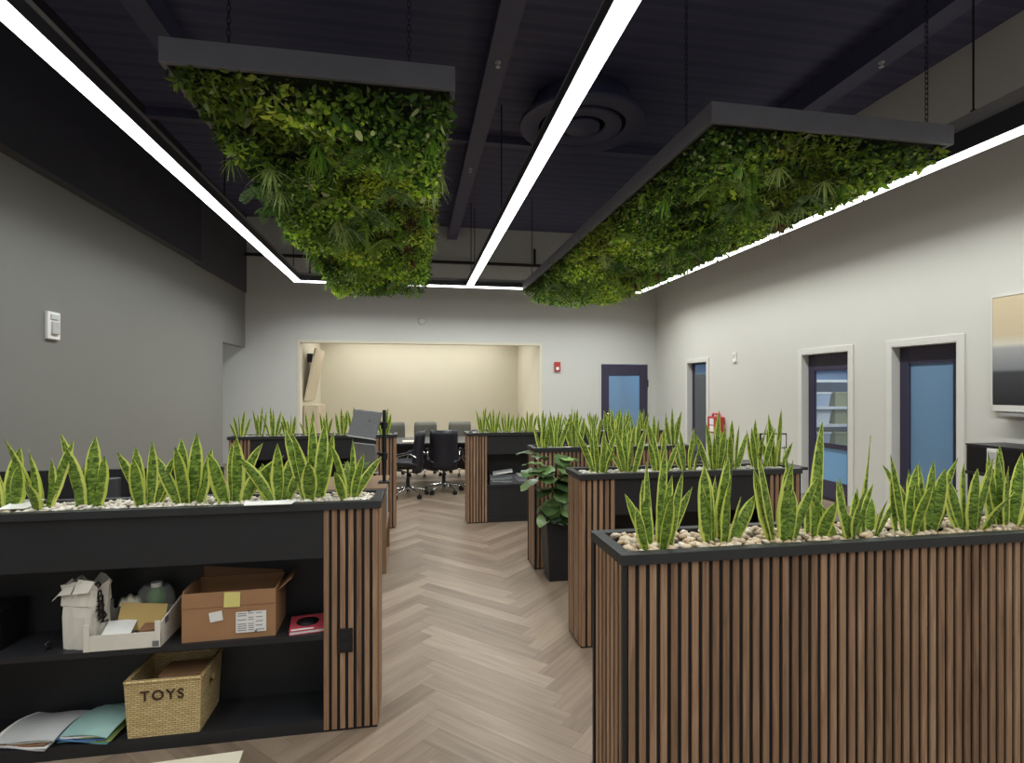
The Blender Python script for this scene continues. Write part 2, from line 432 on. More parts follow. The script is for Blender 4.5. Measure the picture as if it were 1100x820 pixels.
door_y(2, DA, .02, .05, [(.25, 2.10, M['glass_clear'])])
door_y(3, DBB, .235, .12, [(.79, 1.86, M['glass_clear']), (.25, .745, M['glass_sky'])], handle=False)
door_y(4, DC, .19, .12, [(.25, 1.905, M['glass_deep'])], handle=False)
def back_door():
    x0, x1, z1, y0, y1 = DB[0] + .01, DB[1] - .01, DB[3] - .01, WB + .0, WB + .045
    st = .19; mb = MB()
    mb.box(x0, x0 + st, y0, y1, .01, z1); mb.box(x1 - st, x1, y0, y1, .01, z1); mb.box(x0 + st, x1 - st, y0, y1, z1 - .26, z1); mb.box(x0 + st, x1 - st, y0, y1, .01, .25)
    d = struct(mb.build('door_1', M['navy'], bevel=.005))
    p = MB(); p.box(x0 + st, x1 - st, y0 + .018, y0 + .026, .25, z1 - .26); p.build('pane', M['glass_blue'], d)
    p = MB(); p.cyl((x1 + .012, y0 - .012), .014, 1.62, 1.80, 12); p.build('hinge', M['ink'], d)
    p = MB(); p.tube([(x0 + .06, y0, 1.0), (x0 + .06, y0 - .05, 1.0), (x0 + .19, y0 - .05, 1.0)], .011); p.build('handle', M['chrome'], d)
    t = MB(); w = .05
    t.box(DB[0] - w, DB[0], WB - .015, WB + .02, 0, DB[3] + w); t.box(DB[1], DB[1] + w, WB - .015, WB + .02, 0, DB[3] + w); t.box(DB[0], DB[1], WB - .015, WB + .02, DB[3], DB[3] + w)
    struct(t.build('trim_6', M['wall_back']))
back_door()
# rooms behind the doors
def room(tagname, x0, x1, y0, y1, mat, z=2.6, skip=''):
    parts = {'left': (x0 - .05, x0, y0, y1), 'right': (x1, x1 + .05, y0, y1), 'far': (x0, x1, y1, y1 + .05), 'near': (x0, x1, y0 - .05, y0)}
    for k, (a, b, c, d) in parts.items():
        if k in skip: continue
        mb = MB(); mb.box(a, b, c, d, 0, z); struct(mb.build('wall_%s_%s' % (tagname, k), mat))
    mb = MB(); mb.box(x0, x1, y0, y1, z, z + .05); struct(mb.build('ceiling_' + tagname, M['wall']))
    mb = MB(); mb.box(x0, x1, y0, y1, -.06, 0); struct(mb.build('floor_' + tagname, M['seam']))
room('store', WR + TH, 8.6, 6.1, 9.0, M['blue_wall'], skip=('left',))
room('office', WR + TH, 8.4, 3.2, 6.0, M['blue_wall'], skip=('left',))
room('closet', WR + TH, 7.6, 9.8, 12.2, M['blue_wall'], skip=('left',))
t = thing('storage_cabinet', 'black cabinet in the dark room behind the narrow doorway', 'cabinet', (6.05, 11.65, 0))
for n_, bx in (('cabinet_body', (0, 1.5, .02, .5, 0, 1.92)), ('door', (.01, .74, 0, .02, .05, 1.88)), ('door', (.76, 1.49, 0, .02, .05, 1.88))):
    mb = MB(); mb.box(*bx); mb.build(n_, M['ink'] if n_ == 'door' else M['black'], t, bevel=.004)
room('lobby', 3.6, WR, WB + TH, 14.6, M['blue_wall'], skip=('near',))
def area(name, loc, size, power, color=(1, 1, 1), rot=(0, 0, 0)):
    l = bpy.data.lights.new(name, 'AREA'); l.shape = 'RECTANGLE'; l.size, l.size_y = size; l.energy = power; l.color = color
    o = bpy.data.objects.new(name, l); COL.objects.link(o); o.location = loc; o.rotation_euler = rot; return o
area('store_lamp', (7.2, 7.4, 2.55), (1.2, .6), 40, (.92, .96, 1))  # unseen fill added so the store shows through its glass
area('office_lamp', (7.2, 4.6, 2.55), (1.0, .6), 50, (.85, .93, 1))  # unseen fill added to brighten the blue behind the glass door
area('lobby_lamp', (4.8, 13.5, 2.55), (1.0, .6), 45, (.85, .93, 1))  # unseen fill added behind the back door's blue pane
area('nook_lamp', (.2, 14.0, 2.96), (4.4, 2.0), 88, (1, .985, .95))
area('closet_lamp', (6.8, 11.2, 2.55), (.4, .2), 9, (.8, .9, 1))  # unseen fill added to light the closet's blue far wall
# storage shelving with bins seen through the glazed door
def shelf_unit():
    t = thing('storage_shelf', 'white storage shelving with bins behind the glazed door of the right wall', 'shelf', (6.55, 8.45, 0))
    for x in (0, 1.86):
        mb = MB(); mb.box(x, x + .03, 0, .5, 0, 2.3); mb.build('upright', M['silver'], t)
    for z in (.53, .92, 1.23, 1.70, 2.1):
        mb = MB(); mb.box(.03, 1.86, 0, .5, z, z + .045); mb.build('shelf', M['bin_white'], t)
shelf_unit()
def bin_box(x, y, z, w, d, h, m, label, group):
    t = thing('storage_bin', label, 'bin', (x, y, z), 0, group)
    mb = MB(); a, b = w / 2, d / 2; k = .86
    lo = [(-a * k, -b * k, 0), (a * k, -b * k, 0), (a * k, b * k, 0), (-a * k, b * k, 0)]; hi = [(-a, -b, h), (a, -b, h), (a, b, h), (-a, b, h)]
    mb.add(lo + hi, [(3, 2, 1, 0), (0, 1, 5, 4), (1, 2, 6, 5), (2, 3, 7, 6), (3, 0, 4, 7)])
    mb.build('tub', m, t, bevel=.008, solid=.006)
    mb = MB(); mb.box(-a - .012, a + .012, -b - .012, b + .012, h - .005, h + .03); mb.build('lid', M['bin_white'] if m is not M['bin_olive'] else m, t, bevel=.006)
rows = [(.577, 'lowest'), (.967, 'middle'), (1.277, 'upper')]
for zi, (z, nm) in enumerate(rows):
    bin_box(7.05, 8.68, z, .33, .36, .22, [M['bin_blue'], M['bin_white'], M['bin_blue']][zi], '%s storage bin, blue grey left column behind the glazed door' % nm if zi != 1 else 'white storage bin of the middle shelf behind the glazed door', 'storage bins behind the glazed door')
    bin_box(7.46, 8.68, z, .31, .36, .22, M['bin_olive'], 'olive storage bin on the %s shelf behind the glazed door' % nm, 'storage bins behind the glazed door')

# ------------------------------------------------------------------ linear lights
ZF = 3.65
STRIP_W = 15.0
def linear_light(name, label, p0, p1, rods, hh=.11, hc=.17, group='linear pendant lights'):
    p0, p1 = Vector(p0), Vector(p1); L = (p1 - p0).length; ang = math.atan2((p1 - p0).y, (p1 - p0).x)
    t = thing('linear_light', label, 'light', (p0.x, p0.y, ZF), ang, group)
    w = .066
    mb = MB(); mb.box(0, L, -w, w, 0, .014); mb.build('diffuser', M['light'], t)
    mb = MB(); mb.box(0, L, -w - .004, w + .004, .014, hh); mb.build('housing', M['housing'], t)
    mb = MB(); mb.box(0, L, -.05, .05, hh, hc); mb.build('channel', M['channel'], t)
    la = bpy.data.lights.new('strip_lamp', 'AREA'); la.shape = 'RECTANGLE'; la.size = L; la.size_y = .12; la.energy = STRIP_W * L; la.spread = R(148); la.color = (.965, 1, .975)
    lo = bpy.data.objects.new('strip_lamp', la); COL.objects.link(lo); lo.parent = t; lo.location = (L / 2, 0, -.003)
    for x in rods:
        mb = MB(); mb.tube([(x, 0, hc), (x, 0, ZD - ZF - .002)], .008, 8); mb.cyl((x, 0), .022, hc, hc + .03, 12); mb.build('rod', M['ink'], t)
YF = 11.15
linear_light('l', 'long white linear light over the charcoal left wall', (-2.2, -1.5, 0), (-2.2, YF - .07, 0), (.5, 4.5, 8.5, 12.3))
linear_light('c', 'long white linear light running down the middle between the two hanging plant panels', (1.12, -1.5, 0), (1.12, YF - .07, 0), (.5, 4.5, 8.5, 12.3))
linear_light('r', 'long white linear light beside the white right wall with doors', (4.78, -1.5, 0), (4.78, YF - .07, 0), (.5, 5.48, 8.5, 12.3), .20, .33)
linear_light('b', 'crosswise white linear light at the far end above the nook', (-2.27, YF, 0), (4.85, YF, 0), (.3, 3.5, 6.8))

# round ceiling diffuser, pipe, sprinklers
mb = MB(); c = (2.12, 6.75)
t = thing('ceiling_diffuser', 'large round air diffuser of concentric rings on the dark ceiling', 'air diffuser', (c[0], c[1], 4.93))
mb.lathe([(.79, .0), (.80, .04), (.70, .10), (.56, .06), (.55, 0.02), (.56, .0), (.79, 0)]); mb.build('outer_ring', M['beam'], t)
mb = MB(); mb.lathe([(.50, -.01), (.505, .03), (.42, .09), (.30, .06), (.30, .0), (.50, -.01)]); mb.build('middle_ring', M['beam'], t)
mb = MB(); mb.lathe([(0.001, -.03), (.22, -.02), (.225, .02), (.1, .08), (0.001, .08)]); mb.build('centre_cone', M['beam'], t)
mb = MB(); mb.lathe([(.62, .06), (.62, .315), (0.001, .315)]); mb.build('duct_collar', M['deck'], t)
mb = MB(); mb.tube([(-3.5, 12.36, 4.42), (5.75, 12.36, 4.42)], .035, 12); mb.tube([(2.75, 12.36, 4.42), (2.75, 12.36, 4.80)], .03, 12)
for x in (-3.2, 0, 3.2): mb.tube([(x, 12.36, 4.42), (x, 12.49, 4.42)], .015, 8)
tag(mb.build('pipe', M['ink']), 'black pipe along the upper back wall with a short riser', 'pipe')
for i, (x, y, wh) in enumerate(((.86, 5.6, 'nearer the viewer'), (.86, 8.4, 'farther back, by the left plant panel'), (4.75, 4.9, 'on the right beam'))):
    mb = MB(); mb.cyl((0, 0), .03, -.012, 0, 14); mb.cyl((0, 0), .012, -.05, -.012, 10); mb.cyl((0, 0), .024, -.056, -.05, 12)
    tag(mb.build('sprinkler_head', M['silver'], loc=(x, y, 4.965)), 'small silver sprinkler head under a ceiling beam, ' + wh, 'sprinkler', 'sprinkler heads')

# ------------------------------------------------------------------ foliage
def leaf_mesh(name, leaves, parent, mat, fold=.25):
    vs = []; fs = []; cs = []
    for (p, d, nrm, L, W, c) in leaves:
        p = Vector(p); d = d.normalized(); s = d.cross(nrm)
        s = s.normalized() if s.length > 1e-5 else d.orthogonal().normalized()
        n = s.cross(d); b = len(vs); k = W * fold; dr = -n * L * .12
        vs += [p, p + d * L * .30 - s * W * .5 + n * k, p + d * L * .68 - s * W * .40 + n * k + dr * .5, p + d * L + dr, p + d * L * .68 + s * W * .40 + n * k + dr * .5, p + d * L * .30 + s * W * .5 + n * k]
        fs += [(b, b + 1, b + 2, b + 3), (b, b + 3, b + 4, b + 5)]
        cs += [c] * 6
    me = bpy.data.meshes.new(name); me.from_pydata([tuple(v) for v in vs], [], fs); me.materials.append(mat)
    a = me.color_attributes.new('Col', 'FLOAT_COLOR', 'POINT')
    a.data.foreach_set('color', [x for c in cs for x in c])
    me.polygons.foreach_set('use_smooth', [True] * len(fs))
    o = bpy.data.objects.new(name, me); COL.objects.link(o); o.parent = parent
    return o
def hsh(x, y, s):
    return math.sin(x * 2.1 + s) * math.cos(y * 1.7 + s * 1.3) + .6 * math.sin(x * 4.3 - y * 3.1 + s * 2.1) + .4 * math.cos(x * 7.9 + y * 6.7 + s)
GREENS = [srgb(214, 234, 92), srgb(178, 210, 74), srgb(134, 174, 62), srgb(92, 134, 54), srgb(62, 98, 44), srgb(206, 220, 156)]
def blade_tuft(rng, n, L, W, col, drop=.5, curve=.5):
    out = []
    for i in range(n):
        a = rng.uniform(0, 2 * PI); el = rng.uniform(.15, 1.0)
        out.append((a, el, L * rng.uniform(.6, 1.1), W * rng.uniform(.7, 1.2), col))
    return out
def ribbon_mesh(name, blades, parent, mat, loc):
    """arching grassy blades that leave the centre, spread out and droop down."""
    vs = []; fs = []; cs = []
    for (a, el, L, W, c) in blades:
        d = Vector((math.cos(a) * el, math.sin(a) * el, -(1.05 - el))).normalized(); s = Vector((-math.sin(a), math.cos(a), 0)); p = Vector((0, 0, 0)); N = 6; b = len(vs)
        for i in range(N + 1):
            t = i / N; w = W * (.6 + .4 * math.sin(PI * min(1, t * 1.4))) * (1 - t ** 3) + .0008
            vs += [p - s * w / 2, p + s * w / 2]; cs += [c, c]
            p = p + d * (L / N); d = (d + Vector((0, 0, -.16))).normalized()
        for i in range(N): fs.append((b + 2 * i, b + 2 * i + 1, b + 2 * i + 3, b + 2 * i + 2))
    me = bpy.data.meshes.new(name); me.from_pydata([tuple(v) for v in vs], [], fs); me.materials.append(mat)
    at = me.color_attributes.new('Col', 'FLOAT_COLOR', 'POINT'); at.data.foreach_set('color', [x for c in cs for x in c])
    me.polygons.foreach_set('use_smooth', [True] * len(fs))
    o = bpy.data.objects.new(name, me); COL.objects.link(o); o.parent = parent; o.location = loc
    return o
def fern_leaves(rng, col):
    lv = []
    for fr in range(7):
        a = rng.uniform(0, 2 * PI); d = Vector((math.cos(a), math.sin(a), -.35)).normalized(); p = Vector((0, 0, 0)); L = rng.uniform(.22, .34); s = Vector((-math.sin(a), math.cos(a), 0))
        for i in range(1, 15):
            t = i / 15; p = p + d * (L / 15); d = (d + Vector((0, 0, -.05))).normalized(); ll = .07 * math.sin(PI * (.12 + .85 * t))
            for sg in (-1, 1):
                lv.append((p, (s * sg + d * .35), Vector((0, 0, -1)), ll + .01, .016, col))
    return lv
tuft_cache = {}
def plant_panel(label, x0, x1, y0, y1, zb, seed, chains, taper=9.0):
    rng = random.Random(seed); W, L = x1 - x0, y1 - y0
    t = thing('hanging_plant_panel', label, 'plant panel', (x0, y0, zb), 0, 'plant panels hung from the ceiling')
    fh, ft = .155, .035
    mb = MB()
    mb.box(0, W, 0, ft, 0, fh); mb.box(0, W, L - ft, L, 0, fh); mb.box(0, ft, ft, L - ft, 0, fh); mb.box(W - ft, W, ft, L - ft, 0, fh)
    mb.build('frame', M['frame'], t, bevel=.004)
    mb = MB(); mb.box(ft, W - ft, ft, L - ft, .03, .06); mb.build('backing_board', M['backing'], t)
    for (cx, cy) in chains:
        mb = MB(); z = fh; k = 0
        while z < ZD - zb - .03:
            a, b = .013, .028; pts = []
            for i in range(11):
                q = 2 * PI * i / 10; u, v = a * math.cos(q), b * math.sin(q)
                pts.append((cx + (u if k % 2 else 0), cy + (0 if k % 2 else u), z + b + v))
            mb.tube(pts, .0035, 5, caps=False); z += .042; k += 1
        mb.build('chain', M['dkmetal'], t)
    lv = [[], [], []]
    N = int(W * L * 2100)
    for i in range(N):
        x, y = rng.uniform(.035, W - .03), rng.uniform(.045, L - .01)
        h = hsh(x + x0, y, seed); g = hsh(x * .6, y * .5, seed + 4)
        thick = (.18 + .065 * (h + .5)) * (1 + .35 * y / L) * (1 if h > -.5 else .4)
        thick = max(.08, min(.36, thick)); edge = min(x + .02, W - x + .06, y + .02, L - y + .08) / .16
        thick *= max(.3, min(1, edge))
        thick = min(thick, .11 + taper * (W - x) + (.07 if rng.random() < .05 else 0))
        z = .03 - thick * (rng.random() ** .6)
        d = Vector((rng.gauss(0, 1), rng.gauss(0, 1), -.55 + rng.gauss(0, .45))).normalized()
        if x < .05: d.x -= .5
        if x > W - .05: d.x += .5
        nr = Vector((rng.gauss(0, .5), -.5 + rng.gauss(0, .5), -1))
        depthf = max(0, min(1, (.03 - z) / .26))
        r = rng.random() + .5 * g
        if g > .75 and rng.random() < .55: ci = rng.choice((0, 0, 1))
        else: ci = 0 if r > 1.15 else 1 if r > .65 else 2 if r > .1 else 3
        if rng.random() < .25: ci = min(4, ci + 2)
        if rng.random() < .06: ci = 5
        c = GREENS[ci]; s = .36 + 1.05 * depthf ** 1.4; c = (c[0] * s, c[1] * s, c[2] * s, 1)  # depth shading baked into colour: dark near the backing, bright where leaves hang lowest
        k = 0 if h > .1 else 1
        if rng.random() < .08: k = 2
        LL, WW = ((.042, .028), (.066, .021), (.085, .044))[k]
        q = rng.uniform(.7, 1.25)
        lv[k].append(((x, y, z), d, nr, LL * q, WW * q, c))
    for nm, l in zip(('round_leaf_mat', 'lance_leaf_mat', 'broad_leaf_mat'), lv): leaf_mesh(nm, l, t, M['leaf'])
    # tufts of spider plant, ferns and reddish grass; copies share mesh data
    if not tuft_cache:
        r2 = random.Random(3)
        tuft_cache['spider_plant'] = [blade_tuft(r2, 24, .24, .012, c) for c in (srgb(164, 200, 90), srgb(120, 168, 60), srgb(190, 214, 140))]
        tuft_cache['red_grass'] = [blade_tuft(r2, 46, .20, .007, c) for c in (srgb(124, 78, 62), srgb(100, 70, 58))]
    made = {}
    for (kind, cnt) in (('spider_plant', 40), ('red_grass', 6), ('fern', 16)):
        for i in range(cnt):
            if kind == 'red_grass':
                x, y = W * rng.uniform(.66, .84), L * (.22 + .12 * i) + rng.uniform(-.1, .1)
            else: x, y = rng.uniform(.1, W - .1 - (.42 if taper < 1 else 0)), rng.uniform(.15, L - .7)
            z = -.13 - rng.uniform(0, .09)
            if kind == 'spider_plant' and i < (2 if taper < 1 else 4): x = .03 if i < 2 else W - .03; y = L * (.18 + .3 * (i % 2)) ; z = -.08
            key = (kind, i % 3)
            if key in made:
                o = made[key].copy(); COL.objects.link(o); o.parent = t; o.location = (x, y, z)
            elif kind == 'fern':
                o = leaf_mesh('fern', fern_leaves(rng, [srgb(140, 178, 116), srgb(104, 150, 70), srgb(160, 194, 96)][i % 3]), t, M['leaf']); o.location = (x, y, z); made[key] = o
            else:
                bl = tuft_cache[kind][i % len(tuft_cache[kind])]
                o = ribbon_mesh(kind, bl, t, M['leaf'], (x, y, z)); made[key] = o
            o.rotation_euler = (0, 0, rng.uniform(0, 6.28)); q = rng.uniform(.75, 1.15); o.scale = (q, q, q)
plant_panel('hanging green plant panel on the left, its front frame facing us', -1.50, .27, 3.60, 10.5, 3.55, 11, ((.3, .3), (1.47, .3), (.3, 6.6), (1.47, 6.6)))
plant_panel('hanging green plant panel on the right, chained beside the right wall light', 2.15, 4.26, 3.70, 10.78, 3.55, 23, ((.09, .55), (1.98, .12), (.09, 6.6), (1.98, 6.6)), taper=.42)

# ------------------------------------------------------------------ planter cabinets
HP = 1.07; DP = .30
PIT = .0365
def slat_run_x(mb, x0, x1, y, z0, z1, out=-1):
    n = max(1, round((x1 - x0) / PIT)); p = (x1 - x0) / n; w = p * .61
    for i in range(n):
        xc = x0 + (i + .5) * p
        ya, yb = (y - .0065, y + .003) if out < 0 else (y - .003, y + .0065)
        mb.box(xc - w / 2, xc + w / 2, ya, yb, z0, z1)
def slat_run_y(mb, y0, y1, x, z0, z1, out=-1):
    n = max(1, round((y1 - y0) / PIT)); p = (y1 - y0) / n; w = p * .61
    for i in range(n):
        yc = y0 + (i + .5) * p
        xa, xb = (x - .0065, x + .003) if out < 0 else (x - .003, x + .0065)
        mb.box(xa, xb, yc - w / 2, yc + w / 2, z0, z1)
def pebble_bed(L, D, z, size, loc, label, rng, layers=1.0, mat='pebble'):
    bm = bmesh.new(); bmesh.ops.create_icosphere(bm, subdivisions=1 if size < .03 else 2, radius=1)
    tv = [v.co.copy() for v in bm.verts]; tf = [tuple(v.index for v in f.verts) for f in bm.faces]; bm.free()
    mb = MB(); n = int(L * D / (size * size) * 1.25 * layers)
    for i in range(n):
        s = size * rng.uniform(.55, .95) / 1.3
        sx, sy, sz = s * rng.uniform(.8, 1.3), s * rng.uniform(.8, 1.2), s * rng.uniform(.5, .8)
        ro = Euler((rng.uniform(-.4, .4), rng.uniform(-.4, .4), rng.uniform(0, 6.3))).to_matrix()
        c = Vector((rng.uniform(s, L - s), rng.uniform(s, D - s), z + rng.uniform(-.004, .010)))
        mb.add([ro @ Vector((v.x * sx, v.y * sy, v.z * sz)) + c for v in tv], tf, 0, True)
    o = mb.build('pebbles', M[mat], loc=loc)
    tag(o, label, 'pebbles', None, 'stuff')
def planter(label, x0, yf, L, style, pw=.25, seed=1, pebble=.024, pebl='', peb='pebble', pz=.014, shelves=(.43,), back=True, closed=False):
    """front face at y=yf, running along +X from x0; 'slat' = slatted all round, 'shelf' = slatted pillars with black shelving between."""
    t = thing('planter_cabinet', label, 'planter', (x0, yf, 0), 0, 'slatted planter cabinets')
    D = DP; rh = .035; zr = HP - rh
    # carcass
    mb = MB()
    if style == 'slat':
        mb.box(.012, L - .012, .012, D - .012, .0, zr)
        mb.build('carcass', M['ink'], t)
        sl = MB(); slat_run_x(sl, .014, L - .014, .012, .012, zr); sl.build('front_slats', M['slat'], t)
        sl = MB(); slat_run_y(sl, .014, D - .014, .012, .012, zr); sl.build('end_slats', M['slat'], t)
        sl = MB(); slat_run_y(sl, .014, D - .014, L - .012, .012, zr, 1); sl.build('end_slats', M['slat'], t)
        sl = MB(); slat_run_x(sl, .014, L - .014, D - .012, .012, zr, 1); sl.build('back_slats', M['slat'], t)
        for x in (0, L - .014):
            for y in (0, D - .014):
                mb = MB(); mb.box(x, x + .014, y, y + .014, 0, zr); mb.build('corner_post', M['black'], t)
    else:
        for k, xx in enumerate((0, L - pw)):
            mb = MB(); mb.box(xx + .012, xx + pw - .012, .012, D - .012, 0, zr)
            mb.build('pillar', M['ink'], t)
            sl = MB(); slat_run_x(sl, xx + .004, xx + pw - .004, .012, .012, zr); sl.build('front_slats', M['slat'], t)
            sl = MB(); slat_run_x(sl, xx + .004, xx + pw - .004, D - .012, .012, zr, 1); sl.build('back_slats', M['slat'], t)
            sl = MB(); slat_run_y(sl, .012, D - .012, .012 if k == 0 else L - .012, .012, zr, -1 if k == 0 else 1); sl.build('end_slats', M['slat'], t)
        a, b = pw - .012, L - pw + .012
        mb = MB(); mb.box(a, b, D - .02, D - .004, 0, zr); mb.build('back_panel', M['black'], t)
        mb = MB(); mb.box(a, b, .012, .03, .81, zr); mb.build('fascia', M['black'], t)
        mb = MB(); mb.box(a, b, .03, D - .02, .81, .826); mb.build('trough_bottom', M['black'], t)
        for z in shelves:
            mb = MB(); mb.box(a, b, .012, D - .02, z, z + .025); mb.build('shelf', M['black'], t)
        mb = MB(); mb.box(a, b, .012, D - .02, 0, .056); mb.build('plinth', M['black'], t)
        if closed:
            mb = MB(); mb.box(a, b, .02, .036, .056, shelves[0] + .002); mb.build('door', M['black'], t)
    # rim: a frame around the trough
    mb = MB(); o = .006; w = .034
    mb.box(-o, L + o, -o, w, zr, HP); mb.box(-o, L + o, D - w, D + o, zr, HP); mb.box(-o, w, w, D - w, zr, HP); mb.box(L - w, L + o, w, D - w, zr, HP)
    mb.build('rim', M['rim'], t, bevel=.002)
    mb = MB(); mb.box(w - .01, L - w + .01, w - .01, D - w + .01, zr - .05, HP - .022); mb.build('trough_liner', M['black'], t)
    pebble_bed(L - 2 * w, D - 2 * w, HP - pz, pebble, (x0 + w, yf + w, 0), pebl, random.Random(seed), mat=peb)
    return t
L1X, L1Y, L1L = -2.62, 2.655, 2.465
planter('long black shelving planter at the left, boxes and a basket on its shelves', L1X, L1Y, L1L, 'shelf', .265, 1, .022, 'white pebbles filling the left shelving planter')
R1X, R1Y, R1L = .655, 1.655, 2.3
planter('nearest planter at lower right, walnut slats over its whole front', R1X, R1Y, R1L, 'slat', seed=2, pebble=.026, pebl='tan and white pebbles filling the nearest right planter', peb='pebble_tan')
R2X, R2Y, R2L = 1.005, 3.235, 1.52
planter('second planter on the right, slatted ends and a black middle, behind the nearest one', R2X, R2Y, R2L, 'shelf', .235, 3, .03, 'white pebbles filling the second right planter', pz=.026, peb='pebble_grey')
R3X, R3Y, R3L = 1.05, 4.72, 1.5
planter('slatted planter standing behind the fig in the black pot', R3X, R3Y, R3L, 'slat', seed=4, pebble=.034, pebl='white pebbles in the planter behind the fig', pz=.026, peb='pebble_grey')
R4X, R4Y, R4L = .62, 6.46, 2.5
planter('far right planter beside the office chairs, papers on its black shelf', R4X, R4Y, R4L, 'shelf', .25, 5, .036, 'white pebbles in the far right planter', pz=.026, peb='pebble_grey', shelves=(.42,), closed=True)
L5X, L5Y, L5L = -1.98, 6.40, 1.79
planter('far left planter with a black front before the pale back wall', L5X, L5Y, L5L, 'shelf', .235, 6, .036, 'white pebbles in the far left planter', pz=.026, peb='pebble_grey')

# ------------------------------------------------------------------ snake plants
def prof(t):
    K = [(0, .50), (.15, .70), (.4, 1.0), (.62, .95), (.8, .68), (.92, .34), (1, .02)]
    for (a, p), (b, q) in zip(K, K[1:]):
        if t <= b:
            u = (t - a) / (b - a); u = u * u * (3 - 2 * u); return p + (q - p) * u
    return .02
def snake_leaf(mb, base, az, lean, curve, L, W, face, rng):
    """az: direction the leaf leans to; lean, curve in degrees; face: azimuth its broad side looks to."""
    N = 10; p = Vector(base); prev = None; tw = rng.uniform(-.5, .5); ph = rng.uniform(0, 6)
    for i in range(N + 1):
        t = i / N; th = R(lean + curve * t)
        d = Vector((math.cos(az) * math.sin(th), math.sin(az) * math.sin(th), math.cos(th)))
        fa = face + tw * t
        fn = Vector((math.cos(fa), math.sin(fa), 0)); s = d.cross(fn)
        s = s.normalized() if s.length > .05 else Vector((-math.sin(fa), math.cos(fa), 0))
        n = s.cross(d).normalized(); w = W * prof(t) * .5
        cup = w * (.55 * (1 - t) + .18); wob = .04 * W * math.sin(t * 9 + ph)
        row = [p - s * w - n * cup + n * wob, p - s * w * .5 - n * cup * .2, p + n * 0, p + s * w * .5 - n * cup * .2, p + s * w - n * cup - n * wob]
        b = len(mb.v); mb.v += [tuple(q) for q in row]
        if prev is not None:
            for k in range(4):
                mb.f.append((prev + k, prev + k + 1, b + k + 1, b + k)); mb.m.append(0); mb.sm.append(True)
                u0, u1, v0, v1 = k / 4, (k + 1) / 4, (i - 1) / N, t
                mb.uv[len(mb.f) - 1] = [(u0, v0), (u1, v0), (u1, v1), (u0, v1)]
        prev = b; p = p + d * (L / N)
def snake_plant(x, y, z, H, W, n, spread, seed, label, group, extra=()):
    """extra: leaves given one by one as (dx, az_deg, lean, curve, length, width)."""
    rng = random.Random(seed); mb = MB()
    a0 = rng.uniform(0, 6.28)
    for i in range(n):
        a = a0 + i * 2.4 + rng.uniform(-.3, .3); q = i / max(1, n - 1)
        r = .012 + .026 * q; lean = spread * (.15 + .8 * q) * rng.uniform(.7, 1.2); L = H * (1.06 - .42 * q * rng.uniform(.6, 1.2))
        # leaves stand mostly side by side along the trough
        ax = math.atan2(math.sin(a) * .55, math.cos(a))
        snake_leaf(mb, (r * math.cos(a) * 1.3, r * math.sin(a) * .8, -.03), ax, lean, rng.uniform(-6, 12), L + .03, W * rng.uniform(.8, 1.12), -PI / 2 + rng.uniform(-.8, .8), rng)
    for (dx, az, lean, curve, L, w) in extra:
        snake_leaf(mb, (dx, rng.uniform(-.02, .02), -.03), R(az), lean, curve, L + .03, w, -PI / 2 + rng.uniform(-.4, .4), rng)
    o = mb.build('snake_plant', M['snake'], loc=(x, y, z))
    return tag(o, label, 'plant', group)
ZP = HP - .006
E = 'snake plants in the left shelving planter'
SL = [(-1.775, .26, .075, 5, 18, 'broad snake plant at the left edge of the photo in the shelving planter', ()),
      (-1.64, .25, .070, 5, 16, 'snake plant just left of the white paper bag, with crossing leaves leaning left and right', ((-.02, 180, 18, 4, .34, .05), (.02, 0, 16, 8, .32, .06))),
      (-1.455, .30, .080, 5, 10, 'upright broad snake plant straight above the white paper bag, one leaf tilting left', ((-.02, 180, 12, 4, .34, .055),)),
      (-1.21, .28, .068, 5, 14, 'snake plant above the white cardboard tray, a leaf tilting left', ((-.01, 180, 20, 4, .27, .06), (.02, 0, 20, 0, .24, .04))),
      (-1.03, .31, .070, 7, 15, 'dense snake plant above the left end of the open cardboard box', ()),
      (-.84, .30, .082, 5, 12, 'broad snake plant with one leaf flung right, left of the white paper strip', ((.03, 0, 30, 20, .28, .055), (.02, 0, 8, 28, .30, .05))),
      (-.63, .26, .085, 4, 12, 'stout low snake plant right behind the white paper strip on the rim', ((-.02, 180, 26, 16, .26, .055), (.02, 0, 22, 6, .24, .05))),
      (-.485, .36, .075, 6, 14, 'tallest snake plant of the shelving planter, right of the white paper strip', ((.02, 0, 8, -4, .38, .06), (-.02, 180, 14, 4, .36, .055))),
      (-.315, .27, .062, 6, 15, 'last snake plant at the right end of the shelving planter above the slats', ((.02, 0, 24, 18, .24, .045),))]
for i, (x, H, W, n, sp, lb, ex) in enumerate(SL):
    snake_plant(x, L1Y + .13, ZP, H, W * .92, max(3, n - 1), sp * 1.35, 100 + i, lb, E, ex)
E = 'snake plants in the nearest right planter'
